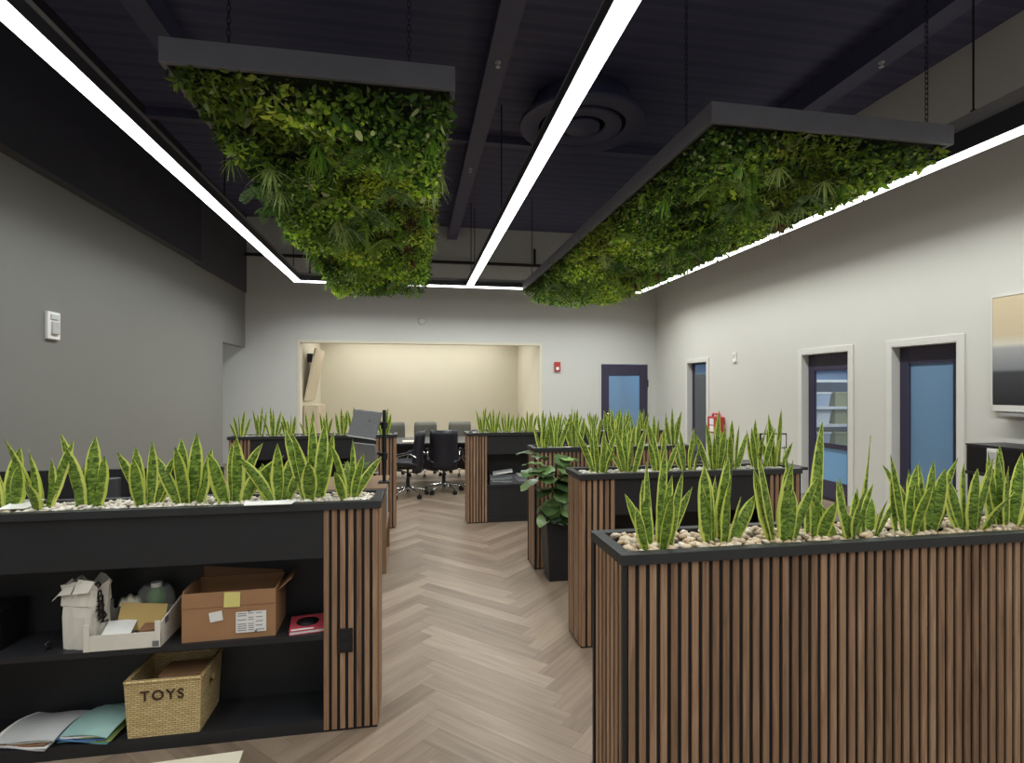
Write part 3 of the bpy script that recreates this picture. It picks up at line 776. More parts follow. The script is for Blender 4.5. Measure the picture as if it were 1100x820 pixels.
SR = [(.815, .22, .040, 5, 20, 'first snake plant at the left end of the nearest right planter, thin tall leaves', ((-.015, 180, 3, 0, .285, .036), (.015, 0, 2, 3, .35, .034), (-.03, 180, 16, 14, .20, .034), (.03, 0, 20, 10, .22, .036), (.045, 0, 8, 4, .26, .034))),
      (1.06, .26, .056, 6, 12, 'broad leaved snake plant second from the left in the nearest right planter', ((-.04, 180, 6, -4, .27, .055), (.045, 0, 26, 0, .18, .05), (.03, 60, 3, 2, .30, .05))),
      (1.285, .26, .048, 5, 18, 'snake plant left of the tallest blade in the nearest right planter', ((-.03, 180, 10, 4, .32, .030), (-.02, 180, 16, 0, .26, .05), (.01, 0, 4, 4, .18, .06))),
      (1.41, .18, .05, 3, 14, 'snake plant with the tallest blade in the nearest right planter', ((.02, 0, 3, 2, .415, .048), (-.03, 180, 8, 4, .34, .03))),
      (1.565, .19, .04, 4, 24, 'snake plant with spread curved leaves, right of the tallest blade', ((-.03, 180, 30, 10, .22, .034), (-.01, 180, 12, 6, .22, .044), (.03, 0, 16, 6, .20, .03))),
      (1.665, .15, .045, 4, 26, 'low snake plant carrying one tall straight blade before the white wall', ((-.01, 0, 4, 0, .36, .050), (.02, 0, 28, 4, .18, .034))),
      (1.795, .23, .036, 4, 12, 'narrow snake plant before the left edge of the blue glass door', ((-.02, 180, 8, 6, .30, .026), (.02, 0, 14, 0, .22, .034))),
      (1.915, .23, .052, 5, 22, 'snake plant with arching leaves before the blue glass door', ((-.02, 180, 20, 22, .29, .040), (.03, 0, 22, 6, .30, .036), (.0, 0, 2, 2, .26, .05))),
      (2.085, .23, .048, 6, 20, 'bushy snake plant second from the right edge in the nearest planter', ((.02, 0, 16, 2, .28, .034), (-.02, 180, 18, 4, .20, .05))),
      (2.29, .27, .052, 7, 16, 'last snake plant at the right edge of the photo in the nearest planter', ((-.03, 180, 10, 2, .30, .034), (.0, 90, 2, 0, .31, .04)))]
for i, (x, H, W, n, sp, lb, ex) in enumerate(SR):
    snake_plant(x, R1Y + .09 + .03 * (i % 2), ZP, H * 1.05, W, n, sp * 1.3, 200 + i, lb, E, ex)
ORD = ['first', 'second', 'third', 'fourth', 'fifth', 'sixth', 'seventh', 'eighth', 'ninth', 'tenth', 'eleventh', 'twelfth', 'thirteenth', 'fourteenth']
def row(xs, y, H, W, n, sp, seed, where, group, talls=None):
    rng = random.Random(seed)
    for i, x in enumerate(xs):
        ex = (talls or {}).get(i, ())
        snake_plant(x, y + rng.uniform(-.03, .03), ZP, H * rng.uniform(.85, 1.1), W * rng.uniform(.85, 1.1), n, sp, seed + i, '%s snake plant from the left in the %s' % (ORD[i], where), group, ex)
row([1.18, 1.37, 1.60, 1.79, 1.97, 2.11, 2.30, 2.45], R2Y + .14, .29, .044, 7, 17, 300, 'second right planter with the black middle', 'snake plants in the second right planter',
    {0: ((-.03, 180, 22, 4, .33, .034), (.02, 0, 16, 4, .30, .036)), 1: ((-.03, 180, 26, 6, .27, .034), (.03, 0, 14, 4, .30, .036)), 4: ((.0, 0, 2, 2, .39, .036),), 7: ((.04, 0, 3, 0, .40, .04), (.0, 180, 4, 4, .36, .036))})
row([1.17, 1.28, 1.47, 1.66, 1.87, 2.06, 2.26, 2.43], R3Y + .14, .31, .05, 6, 15, 400, 'planter behind the potted fig', 'snake plants in the planter behind the fig',
    {1: ((.02, 0, 20, 4, .33, .045),)})
row([.83, .97, 1.11, 1.25, 1.40, 1.56, 1.76, 1.97, 2.2, 2.42, 2.65, 2.88], R4Y + .14, .27, .04, 6, 18, 500, 'far right planter beside the office chairs', 'snake plants in the far right planter')
row([-1.90, -1.70, -1.545, -1.38, -1.16, -.98, -.80, -.66, -.33], L5Y + .14, .29, .042, 5, 17, 600, 'far left planter before the pale wall', 'snake plants in the far left planter')

# ------------------------------------------------------------------ things on the left shelves
ZS = .455; ZB = .056
def cardboard_box():
    w, d, h = .395, .235, .218
    t = thing('cardboard_box', 'open brown cardboard box with yellow note and white labels on the shelf', 'box', (-1.022, L1Y + .03, ZS), R(1.5))
    k = .004; mb = MB()
    mb.box(0, w, 0, k, 0, h); mb.box(0, w, d - k, d, 0, h); mb.box(0, k, k, d - k, 0, h); mb.box(w - k, w, k, d - k, 0, h); mb.box(k, w - k, k, d - k, 0, k)
    mb.build('box_body', M['kraft'], t)
    mb = MB(); mb.box(0, w, -.0015, 0, h * .69, h * .70); mb.build('crease', M['kraft_in'], t)
    mb = MB(); mb.cbox((w / 2, d + .012, h + .03), (w - .03, .004, .075), (R(-14), 0, 0)); mb.build('rear_flap', M['kraft_in'], t)
    mb = MB(); mb.cbox((w + .028, d / 2 + .02, h - .002), (.004, d - .06, .085), (0, R(48), 0)); mb.build('side_flap', M['kraft'], t)
    mb = MB(); mb.cbox((-.006, d / 2, h - .035), (.004, d - .05, .08), (0, R(5), 0)); mb.build('side_flap', M['kraft'], t)
    mb = MB(); mb.cbox((w * .53, -.003, h * .83), (.068, .001, .068), (0, R(2), 0)); mb.build('sticky_note', M['yellow'], t)['label'] = 'yellow sticky note'
    mb = MB(); mb.cbox((w * .36, -.003, h * .50), (.055, .001, .044), (0, R(-8), 0)); mb.build('sticker', M['paper'], t)['label'] = 'small white sticker'
    mb = MB(); mb.cbox((w * .735, -.003, h * .34), (.13, .001, .095)); lb = mb.build('shipping_label', M['paper'], t); lb['label'] = 'white printed shipping label'
    mb = MB(); r = random.Random(4)
    for i in range(9):
        z = h * .34 + .038 - i * .0095
        for (a, b) in ((-.058, -.02), (-.012, .012), (.02, .058)):
            if r.random() < .75: mb.box(w * .735 + a, w * .735 + b * r.uniform(.8, 1) if b > 0 else w * .735 + b, -.0045, -.0036, z, z + .0028)
    mb.cbox((w * .735 - .008, -.004, h * .34 + .05), (.012, .001, .008)); mb.cbox((w * .735 + .02, -.004, h * .34 - .044), (.010, .001, .008))
    mb.build('print', M['grey_ink'], lb)
cardboard_box()
def toys_basket():
    wb, wt, d, h = .285, .305, .265, .25
    t = thing('storage_basket', 'woven seagrass basket lettered TOYS on the bottom shelf', 'basket', (-1.09, L1Y + .012, ZB))
    mb = MB(); a, b = wb / 2, wt / 2; th = .012
    def P(s, f, z):  # s -1..1 across, f 0..1 deep, z 0..1 up
        ww = a + (b - a) * z; dd = .012 * (1 - z)
        return Vector((s * ww, dd + f * (d - 2 * dd), z * h))
    NZ = 8
    for (f) in (0, 1):
        for i in range(NZ):
            for j in range(10):
                s0, s1, z0, z1 = -1 + j * .2, -.8 + j * .2, i / NZ, (i + 1) / NZ
                q = [P(s0, f, z0), P(s1, f, z0), P(s1, f, z1), P(s0, f, z1)]
                mb.face(q if f == 0 else q[::-1])
    for s in (-1, 1):
        for i in range(NZ):
            for j in range(8):
                if i == 5 + 0 and j in (3, 4): continue       # hand hole
                f0, f1, z0, z1 = j / 8, (j + 1) / 8, i / NZ, (i + 1) / NZ
                q = [P(s, f0, z0), P(s, f1, z0), P(s, f1, z1), P(s, f0, z1)]
                mb.face(q if s == 1 else q[::-1])
    mb.face([P(-1, 1, 0), P(1, 1, 0), P(1, 0, 0), P(-1, 0, 0)])
    o = mb.build('basket_body', M['wicker'], t, solid=.011)
    bm = bmesh.new(); bm.from_mesh(o.data); bmesh.ops.remove_doubles(bm, verts=bm.verts, dist=.0005); bm.to_mesh(o.data); bm.free()
    mb = MB(); rr = [P(-1, 0, 1), P(1, 0, 1), P(1, 1, 1), P(-1, 1, 1), P(-1, 0, 1)]
    for p, q in zip(rr, rr[1:]): mb.tube([p, q], .009, 8)
    mb.build('braided_rim', M['wicker'], t)
    cu = bpy.data.curves.new('lettering', 'FONT'); cu.body = 'TOYS'; cu.size = .062; cu.align_x = 'CENTER'; cu.align_y = 'CENTER'; cu.extrude = .0015; cu.space_character = 1.25; cu.offset = .0009
    tmp = bpy.data.objects.new('lettering_curve', cu); COL.objects.link(tmp); bpy.context.view_layer.update()
    me = bpy.data.meshes.new_from_object(tmp.evaluated_get(bpy.context.evaluated_depsgraph_get())); bpy.data.objects.remove(tmp)
    me.materials.clear(); me.materials.append(M['brown_letter'])
    tx = bpy.data.objects.new('lettering', me); COL.objects.link(tx); tx.parent = t
    tx.location = (-.002, -.005, .185); tx.rotation_euler = (R(90 + 3), 0, 0); tx['label'] = 'dark brown letters TOYS'
    t2 = thing('small_box', 'brown box with a blue mark lying inside the woven basket', 'box', (-1.06, L1Y + .16, ZB + .012))
    mb = MB(); mb.box(-.09, .10, -.055, .075, 0, .215); mb.build('carton', M['kraft'], t2, bevel=.003)
    mb = MB(); mb.box(-.07, -.03, -.0565, -.055, .178, .205); mb.build('blue_mark', M['blue_paper'], t2)
    mb = MB(); vs = []
    for i in range(9):
        q = i / 8; vs += [(.115 - .03 * q, .262 - .02 * math.sin(q * 3), .235 + .05 * math.sin(q * PI) * .5), (.150, .275 + .01 * q, .19 + .02 * math.sin(q * 7))]
    mb.add(vs, [(2 * i, 2 * i + 1, 2 * i + 3, 2 * i + 2) for i in range(8)])
toys_basket()
def paper_bag():
    t = thing('paper_bag', 'tall crumpled white paper bag with black brush writing on its side', 'bag', (-1.515, L1Y + .065, ZS), R(-16))
    w, d, h = .135, .105, .245; mb = MB(); r = random.Random(2)
    rings = []
    for (z, kx, ky) in ((0, 1, 1), (.06, 1.0, 1.0), (.14, .98, .98), (.185, 1.0, .95), (.19, 1.06, 1.0), (.255, 1.08, .9), (.29, 1.14, .98)):
        pts = []
        for i in range(20):
            q = i / 20 * 4; sd = int(q); f = q - sd
            x, y = [(f, 0), (1, f), (1 - f, 1), (0, 1 - f)][sd]
            jx = r.uniform(-.004, .004) + (.006 * math.sin(i * 2.2) if z > .18 else 0)
            if sd in (1, 3) and .2 < f < .8: jx += (-.012 if sd == 1 else .012) * (z / .29)
            zz = z + (r.uniform(-.022, .022) + (.012 if x > .4 and x < .95 else -.01) if z > .26 else 0)
            pts.append(((x - .5) * w * kx + w / 2 + jx, (y - .5) * d * ky + d / 2 + r.uniform(-.003, .003), zz))
        rings.append(pts)
    vs = [p for g in rings for p in g]; n = 20
    mb.add(vs, [(i * n + k, i * n + (k + 1) % n, (i + 1) * n + (k + 1) % n, (i + 1) * n + k) for i in range(len(rings) - 1) for k in range(n)] + [tuple(range(n))[::-1]])
    mb.build('bag_body', M['white_card'], t, solid=.003)
    mb = MB()
    mb.add([(-.012, -.012, .235), (.05, -.016, .245), (.058, .006, .285), (.01, .01, .275), (-.03, -.02, .215)], [(0, 1, 2, 3), (0, 3, 4)])
    mb.add([(.06, -.014, .245), (.135, -.012, .255), (.155, .0, .30), (.072, .006, .305)], [(0, 1, 2, 3)])
    mb.build('folded_top', M['white_card'], t, solid=.002)
    # brush strokes on the right-hand gusset
    mb = MB(); xg = w + .004; r = random.Random(9)
    st = [[(.02, .275), (.035, .285), (.05, .27), (.03, .255), (.02, .262)], [(.015, .235), (.05, .245), (.055, .22), (.02, .215)], [(.02, .205), (.06, .195), (.03, .18), (.065, .172)], [(.025, .165), (.05, .16), (.03, .14), (.06, .15), (.07, .13)], [(.03, .12), (.075, .125), (.045, .105), (.08, .10)], [(.035, .24), (.04, .12)], [(.06, .22), (.055, .10)]]
    for s in st:
        mb.tube([(xg + .0015 + .004 * math.sin(z * 20), y, z) for y, z in s], .0042, 6)
    mb.build('brush_writing', M['ink'], t)['label'] = 'black brush writing'
paper_bag()
def tray():
    X0, w, d = -1.405, .305, .235
    t = thing('cardboard_tray', 'white cardboard tray with raised corner posts holding papers', 'tray', (X0, L1Y + .012, ZS))
    k = .005; mb = MB()
    mb.box(0, w, 0, d, 0, k)
    mb.box(0, w, 0, k, k, .068); mb.box(0, w, d - k, d, k, .10)
    mb.build('tray_base', M['white_card'], t)
    for sx, nm in ((0, 'side_wall'), (w - k, 'side_wall')):
        mb = MB(); mb.add([(sx, 0, k), (sx + k, 0, k), (sx + k, d, k), (sx, d, k), (sx, 0, .105), (sx + k, 0, .105), (sx + k, d, .145), (sx, d, .145)], [(0, 4, 7, 3), (1, 2, 6, 5), (0, 1, 5, 4), (3, 7, 6, 2), (4, 5, 6, 7), (0, 3, 2, 1)])
        mb.build(nm, M['white_card'], t)
    for sx in (0, w - .024):
        mb = MB(); mb.box(sx, sx + .024, -.004, .0, 0, .118); mb.build('corner_post', M['white_card'], t, bevel=.002)
    for bx in ((.006, .008, .03, .065, .085, .105), (w - .032, w - .006, -.0062, -.0042, .006, .03), (w + .0005, w + .002, .04, .075, .085, .115)):
        mb = MB(); mb.box(*bx); mb.build('dark_mark', M['grey_ink'], t)
    o = MB(); o.cbox((0, 0, 0), (.115, .002, .095), (R(-66), 0, R(4))); ob = o.build('paper_booklet', M['paper'], loc=(X0 + .112, L1Y + .07, ZS + .072)); tag(ob, 'white booklet propped on the front edge of the cardboard tray', 'booklet')
    e = thing('envelope', 'manila envelope standing inside the white cardboard tray', 'envelope', (X0 + .185, L1Y + .115, ZS + .10), R(-4))
    o = MB(); o.cbox((0, 0, 0.0), (.20, .004, .115), (R(-18), R(4), 0)); o.build('envelope_body', M['manila'], e, bevel=.001)
    o = MB(); o.cbox((-.055, -.018, -.025), (.022, .002, .012), (R(-18), R(4), 0)); o.build('clasp', M['cream_card'], e)
    e = thing('green_bottle', 'green bottle with a white cap in a clear bag at the back of the tray', 'bottle', (X0 + .215, L1Y + .185, ZS + .006))
    o = MB(); o.lathe([(.001, 0), (.036, .002), (.038, .02), (.038, .165), (.03, .19), (.02, .202), (.02, .208), (.001, .208)], n=28); o.build('bottle_body', M['bottle'], e)
    o = MB(); o.cyl((0, 0), .023, .206, .226, 20); o.build('cap', M['paper'], e)
    o = MB(); r = random.Random(5); n = 24; rings = []
    for (z, q) in ((.02, .75), (.10, 1.0), (.16, 1.06), (.195, .95), (.215, .72)):
        rings.append([(.075 * q * math.cos(2 * PI * k / n) * r.uniform(.88, 1.1), .042 * q * math.sin(2 * PI * k / n) * r.uniform(.85, 1.1), z + r.uniform(-.006, .006)) for k in range(n)])
    o.add([p for g in rings for p in g], [(i * n + k, i * n + (k + 1) % n, (i + 1) * n + (k + 1) % n, (i + 1) * n + k) for i in range(len(rings) - 1) for k in range(n)], 0, True)
    ob = o.build('clear_bag', M['plastic_bag'], loc=(X0 + .215, L1Y + .185, ZS + .006)); tag(ob, 'crinkled clear plastic bag around the green bottle', 'bag')
    o = MB(); pts = []
    for i in range(13):
        q = i / 12; pts.append((X0 + .055 + .10 * q, L1Y + .19, ZS + .155 + .022 * math.sin(q * PI) + .006 * math.sin(q * 17)))
    vs = []
    for p in pts: vs += [(p[0] - .01, p[1] + .01, ZS + .012), p, (p[0] + .008, p[1] - .03, p[2] - .03)]
    o.add(vs, [(3 * i + j, 3 * i + j + 1, 3 * i + j + 4, 3 * i + j + 3) for i in range(12) for j in (0, 1)], 0, True)
    ob = o.build('paper_wrapper', M['cream_card'], solid=.002); tag(ob, 'crumpled tan wrapper standing at the back left of the tray', 'wrapper')
    o = MB(); o.cbox((X0 + .245, L1Y + .075, ZS + .045), (.08, .09, .06), (0, 0, R(8))); ob = o.build('small_carton', M['kraft_in'], bevel=.003); tag(ob, 'small brown carton in the right front corner of the tray', 'carton')
tray()
def book():
    t = thing('picture_book', 'pink red book lying on the shelf by the slats', 'book', (-.50, L1Y + .12, ZS), R(8))
    mb = MB(); mb.box(-.075, .075, -.085, .09, .003, .015); mb.build('pages', M['paper'], t)
    mb = MB(); mb.box(-.078, .078, -.088, .092, .015, .018); mb.box(-.078, .078, -.088, .092, 0, .003); mb.box(-.078, -.075, -.088, .092, .003, .015); mb.build('cover', M['pink'], t)
    mb = MB(); mb.lathe([(.001, 0), (.05, 0), (.052, .0008), (.001, .001)], (0, .01, .018), 24); mb.build('dark_oval', M['ink'], t)
    mb = MB(); mb.box(-.07, .03, -.082, -.066, .0181, .0187); mb.build('title_strip', M['paper'], t)
book()
def sheet_pile(name, label, x, y, z, n, w, d, mats, seed, rz, cat='folder', group=None):
    r = random.Random(seed)
    for i in range(n):
        mb = MB(); N = 8; hgt = .004
        def pt(u, v, top):
            sag = .030 * math.sin(PI * min(1, max(0, v * .9 + .1))) * (.35 + .65 * i / max(1, n - 1)) + .006 * math.sin(u * 5 + i)
            return ((u - .5) * w, (v - .5) * d, sag * (1 if top else 1) + (hgt if top else 0))
        vs = [pt(a / N, b / N, False) for b in range(N + 1) for a in range(N + 1)] + [pt(a / N, b / N, True) for b in range(N + 1) for a in range(N + 1)]
        K = (N + 1) ** 2; fs = []
        for b in range(N):
            for a in range(N):
                q = [b * (N + 1) + a, b * (N + 1) + a + 1, (b + 1) * (N + 1) + a + 1, (b + 1) * (N + 1) + a]
                fs.append(tuple(q[::-1])); fs.append(tuple(k + K for k in q))
        for a in range(N):
            for q0, q1 in ((a, a + 1), (N * (N + 1) + a + 1, N * (N + 1) + a)): fs.append((q0, q1, q1 + K, q0 + K))
            for q0, q1 in (((a + 1) * (N + 1), a * (N + 1)), (a * (N + 1) + N, (a + 1) * (N + 1) + N)): fs.append((q0, q1, q1 + K, q0 + K))
        mb.add(vs, fs, 0, False)
        o = mb.build(name, mats[i % len(mats)], loc=(x + r.uniform(-.012, .012) + .004 * i, y + r.uniform(-.008, .008), z + .0055 * i))
        o.rotation_euler = (0, 0, rz + r.uniform(-.06, .06))
        where = 'topmost' if i == n - 1 else 'lowest' if i == 0 else ORD[i] + ' from the bottom'
        tag(o, '%s, %s of its pile' % (label, where), cat, group)
sheet_pile('paper_sheaf', 'grey paper sheaf on the bottom shelf, left pile', -1.64, L1Y + .135, ZB, 5, .25, .235, [M['greyf'], M['paper'], M['kraft_in'], M['paper'], M['greyf']], 3, R(-10), 'paper sheaf', 'grey sheaves on the bottom shelf')
sheet_pile('plastic_folder', 'teal plastic folder beside the basket', -1.395, L1Y + .14, ZB, 6, .215, .255, [M['teal2'], M['lime'], M['blue_paper'], M['lime'], M['paper'], M['teal']], 5, R(-12), 'folder', 'teal folders beside the basket')
# dark carton in the shadow at the far left of the shelf
t = thing('black_carton', 'black carton in the shadow at the left end of the middle shelf', 'carton', (-1.99, L1Y + .09, ZS))
mb = MB(); mb.box(0, .22, 0, .17, 0, .16); mb.build('carton_body', M['socket'], t, bevel=.004)
mb = MB(); mb.box(-.004, .224, -.004, .174, .16, .172); mb.build('lid', M['socket'], t, bevel=.003)
mb = MB(); mb.tube([(-1.585, L1Y + .1, ZS + .004), (-1.56, L1Y + .06, ZS + .012), (-1.575, L1Y + .05, ZS + .03), (-1.555, L1Y + .09, ZS + .04), (-1.60, L1Y + .11, ZS + .02), (-1.57, L1Y + .05, ZS + .005)], .004, 8)
tag(mb.build('cable_coil', M['dkmetal']), 'small coil of dark cable on the middle shelf left of the bag', 'cable')
# socket on the pillar
t = thing('power_outlet', 'black power outlet on the slatted pillar of the left planter', 'outlet', (-.312, L1Y + .0005, .425))
mb = MB(); mb.box(-.034, .034, -.006, 0, -.056, .056); mb.build('cover_plate', M['socket'], t, bevel=.002)
for z in (-.024, .024):
    mb = MB(); mb.cbox((0, -.0075, z), (.034, .003, .03)); f = mb.build('receptacle', M['dkmetal'], t, bevel=.001)
    mb = MB(); mb.box(-.008, -.006, -.0098, -.009, z - .004, z + .007); mb.box(.006, .008, -.0098, -.009, z - .004, z + .007); mb.build('slot', M['ink'], f)
# sheets on the rim and floor
mb = MB(); mb.add([(-.748, L1Y - .02, HP + .003), (-.545, L1Y - .022, HP + .003), (-.535, L1Y + .055, HP + .006), (-.76, L1Y + .04, HP + .008)], [(0, 1, 2, 3)])
tag(mb.build('paper_strip', M['paper'], solid=.003), 'white paper strip lying over the front rim of the left planter', 'paper')
mb = MB(); mb.add([(-1.76, L1Y + .06, HP + .006), (-1.66, L1Y + .07, HP + .006), (-1.63, L1Y + .15, HP + .03), (-1.74, L1Y + .15, HP + .03)], [(0, 1, 2, 3)])
tag(mb.build('paper_card', M['paper'], solid=.003), 'white card tucked in the pebbles at the left edge of the left planter', 'card')
mb = MB(); mb.add([(-1.45, 2.40, .004), (-.725, 2.44, .004), (-.735, 2.585, .004), (-1.12, 2.565, .004), (-1.5, 2.54, .004)], [(0, 1, 2, 3, 4)])
tag(mb.build('cream_board', M['cream_card'], solid=.006), 'cream board lying on the floor before the left planter', 'board')
# papers in an acrylic tray on the far right planter's shelf
t = thing('acrylic_tray', 'clear acrylic tray on the shelf of the far right planter', 'tray', (.90, R4Y + .03, .445))
mb = MB(); k = .004; mb.box(0, .62, 0, .22, 0, k); mb.box(0, .62, 0, k, k, .12); mb.box(0, k, k, .22, k, .16); mb.box(.62 - k, .62, k, .22, k, .16); mb.box(.30, .304, k, .22, k, .16); mb.build('tray_body', M['smoked'], t)
for i, (x, z, a, m) in enumerate(((.15, .03, 3, 'paper'), (.16, .06, -5, 'greyf'), (.17, .13, -9, 'paper'), (.46, .03, 4, 'paper'), (.45, .055, -3, 'greyf'), (.47, .085, 2, 'paper'))):
    mb = MB(); mb.cbox((0, 0, 0), (.24, .18, .010), (R(4), R(a), R(a)))
    tag(mb.build('paper_stack', M[m], loc=(.90 + x, R4Y + .14, .45 + z)), '%s paper stack in the %s half of the acrylic tray, %s' % ('white' if m == 'paper' else 'grey', 'left' if i < 3 else 'right', ('lowest', 'middle', 'topmost')[i % 3]), 'paper', 'papers on the far planter shelf')

# ------------------------------------------------------------------ fiddle-leaf fig in a tall black pot
def fig():
    c = (1.20, 4.50)
    t = thing('tall_planter_pot', 'tall tapered black pot holding the fiddle-leaf fig', 'pot', (c[0], c[1], 0))
    mb = MB(); a, b, h = .095, .128, .54; k = .014
    def ring(q, z): return [(-q, -q, z), (q, -q, z), (q, q, z), (-q, q, z)]
    vs = ring(a, 0) + ring(b, h) + ring(b - k, h) + ring(b - k - .01, h - .06)
    fs = [(3, 2, 1, 0)] + [(i * 4 + j, i * 4 + (j + 1) % 4, (i + 1) * 4 + (j + 1) % 4, (i + 1) * 4 + j) for i in range(3) for j in range(4)]
    mb.add(vs, fs); mb.build('pot_body', M['black'], t, bevel=.004)
    mb = MB(); mb.box(-.108, .108, -.108, .108, h - .07, h - .05); mb.build('soil', M['soil'], t)
    p = thing('fiddle_leaf_fig', 'fiddle-leaf fig with big glossy leaves growing in the tall black pot', 'plant', (c[0], c[1], h - .05))
    mb = MB(); mb.tube([(0, 0, -.01), (.01, 0, .15), (-.02, .0, .32), (-.015, 0, .48)], [.014, .012, .010, .006], 8); mb.tube([(.0, 0, .2), (-.08, -.03, .34), (-.11, -.05, .40)], [.009, .008, .005], 8); mb.build('stem', M['bark'], p)
    r = random.Random(12); vs = []; fs = []; cs = []
    L = [(-90, .02, .12), (-150, .04, .14), (-30, .03, .13), (-110, .08, .15), (-60, .10, .15), (180, .13, .14), (-20, .16, .14), (-95, .18, .14), (-140, .22, .15), (-40, .24, .15), (-170, .30, .17), (-100, .31, .15), (-30, .33, .14), (-160, .38, .18), (-70, .39, .14), (150, .40, .16), (-120, .45, .15), (-20, .46, .13), (180, .47, .17), (-80, .50, .13), (30, .2, .12), (40, .4, .13), (-90, .28, .15), (-120, .14, .15), (-60, .24, .15), (-100, .36, .15), (-75, .05, .14), (-125, .33, .15), (-90, .42, .15), (-55, .17, .13), (-105, .21, .15), (-80, .33, .13), (-135, .27, .16), (-65, .45, .14), (-100, .10, .15), (-45, .29, .14), (-160, .17, .14), (-85, .24, .14), (-115, .40, .14), (-70, .12, .14)]
    for (az, z, Ln) in L:
        az = R(az + r.uniform(-15, 15)); Ln *= r.uniform(1.25, 1.6); droop = r.uniform(-.5, .35) - (.6 if z < .15 else 0)
        bx = -.09 if (z > .28 and math.cos(az) < 0) else 0
        p0 = Vector((bx + .02 * math.cos(az), .02 * math.sin(az), z + .05)); d = Vector((math.cos(az), math.sin(az), .3 + droop)).normalized()
        s = Vector((-math.sin(az), math.cos(az), 0)); N = 7; b = len(vs); g = [srgb(54, 78, 44), srgb(78, 104, 58), srgb(104, 128, 76)][r.randrange(3)]; W = Ln * .72
        pr = [.06, .5, .72, .78, .92, 1.0, .72, .05]
        for i in range(N + 1):
            n = s.cross(d); w = W * pr[i] * .5
            wav = .008 * math.sin(i * 2.3 + z * 30)
            vs += [p0 - s * w + n * (-.14 * w + wav), p0 - n * .006, p0 + s * w + n * (-.14 * w - wav)]; cs += [g, tuple(q * 1.25 for q in g[:3]) + (1,), g]
            p0 = p0 + d * (Ln / N); d = (d + Vector((0, 0, -.10))).normalized()
        for i in range(N):
            for k in (0, 1): fs.append((b + 3 * i + k, b + 3 * i + k + 1, b + 3 * i + k + 4, b + 3 * i + k + 3))
    me = bpy.data.meshes.new('leaves'); me.from_pydata([tuple(v) for v in vs], [], fs); me.materials.append(M['fig'])
    at = me.color_attributes.new('Col', 'FLOAT_COLOR', 'POINT'); at.data.foreach_set('color', [x for c_ in cs for x in c_]); me.polygons.foreach_set('use_smooth', [True] * len(fs))
    o = bpy.data.objects.new('leaves', me); COL.objects.link(o); o.parent = p
fig()

# ------------------------------------------------------------------ conference area
def make_chair(label, back_m, seat_m, group, plain_back=True):
    t = thing('office_chair', label, 'chair', (0, 0, 0), 0, group)   # faces +Y
    def pad(cx, cy, cz, w, h, th, rx, name, m):
        mb = MB(); N = 8; vs = []; K = (N + 1) ** 2
        for side in (0, 1):
            for j in range(N + 1):
                for i in range(N + 1):
                    u, v = i / N * 2 - 1, j / N * 2 - 1
                    k = 1 - .03 * abs(u) ** 8; kk = 1 - .05 * abs(v) ** 10
                    cv = .05 * u * u - .02 * v * v
                    vs.append((u * w / 2 * kk, cv + (th / 2 if side else -th / 2) * (1 - .6 * max(abs(u), abs(v)) ** 6), v * h / 2 * k))
        fs = []
        for j in range(N):
            for i in range(N):
                q = [j * (N + 1) + i, j * (N + 1) + i + 1, (j + 1) * (N + 1) + i + 1, (j + 1) * (N + 1) + i]
                fs.append(tuple(q)); fs.append(tuple(x + K for x in q[::-1]))
        for a in range(N):
            for q0, q1 in ((a + 1, a), (N * (N + 1) + a, N * (N + 1) + a + 1), (a * (N + 1), (a + 1) * (N + 1)), ((a + 1) * (N + 1) + N, a * (N + 1) + N)): fs.append((q0, q1, q1 + K, q0 + K))
        Mx = Matrix.Translation((cx, cy, cz)) @ Euler((rx, 0, 0)).to_matrix().to_4x4()
        mb.add([Mx @ Vector(p) for p in vs], fs, 0, True)
        return mb.build(name, m, t)
    pad(0, -.20, .665, .42, .61, .05, R(5), 'backrest', back_m)
    pad(0, .04, .47, .47, .46, .08, R(90), 'seat', seat_m)
    for s in (-1, 1):
        mb = MB(); x = s * .235
        mb.tube([(x * .86, .10, .44), (x * 1.04, .10, .50), (x * 1.06, .06, .62), (x * 1.06, -.10, .665), (x * 1.0, -.20, .60)], .013, 8)
        ar = mb.build('armrest', M['chrome'], t)
        mb = MB(); mb.cbox((x * 1.06, -.02, .655), (.045, .22, .025), (R(-14), 0, 0)); mb.build('arm_pad', M['leather'], ar, bevel=.006)
    mb = MB(); mb.cyl((0, 0), .028, .10, .26, 14); mb.cyl((0, 0), .018, .26, .43, 12); mb.build('gas_column', M['dkmetal'], t)
    mb = MB(); mb.box(-.09, .09, -.12, .12, .415, .435); mb.build('tilt_plate', M['dkmetal'], t, bevel=.006)
    for k in range(5):
        a = 2 * PI * k / 5 + .3; mb = MB()
        e = Vector((math.cos(a), math.sin(a), 0))
        mb.tube([e * .03 + Vector((0, 0, .125)), e * .16 + Vector((0, 0, .105)), e * .285 + Vector((0, 0, .075))], [.026, .020, .013], 8)
        lg = mb.build('leg', M['chrome'], t)
        mb = MB(); s = Vector((-e.y, e.x, 0)); c = e * .29 + Vector((0, 0, .03))
        for sg in (-1, 1): mb.tube([c + s * sg * .008, c + s * sg * .024], .03, 14)
        mb.tube([c + Vector((0, 0, .0)), c + Vector((0, 0, .05))], .008, 8)
        mb.build('caster', M['ink'], lg)
    return t
g1 = 'black office chairs on the near side of the meeting table'
ch = make_chair('black leather office chair turned sideways to the left, beside the slatted planter end', M['leather'], M['leather'], g1)
ch.location = (-.08, 8.25, 0); ch.rotation_euler.z = R(72)
c2 = copy_tree(ch); c2.location = (.46, 8.5, 0); c2.rotation_euler.z = R(-3); c2['label'] = 'black leather office chair with its back square to us, tucked at the table'
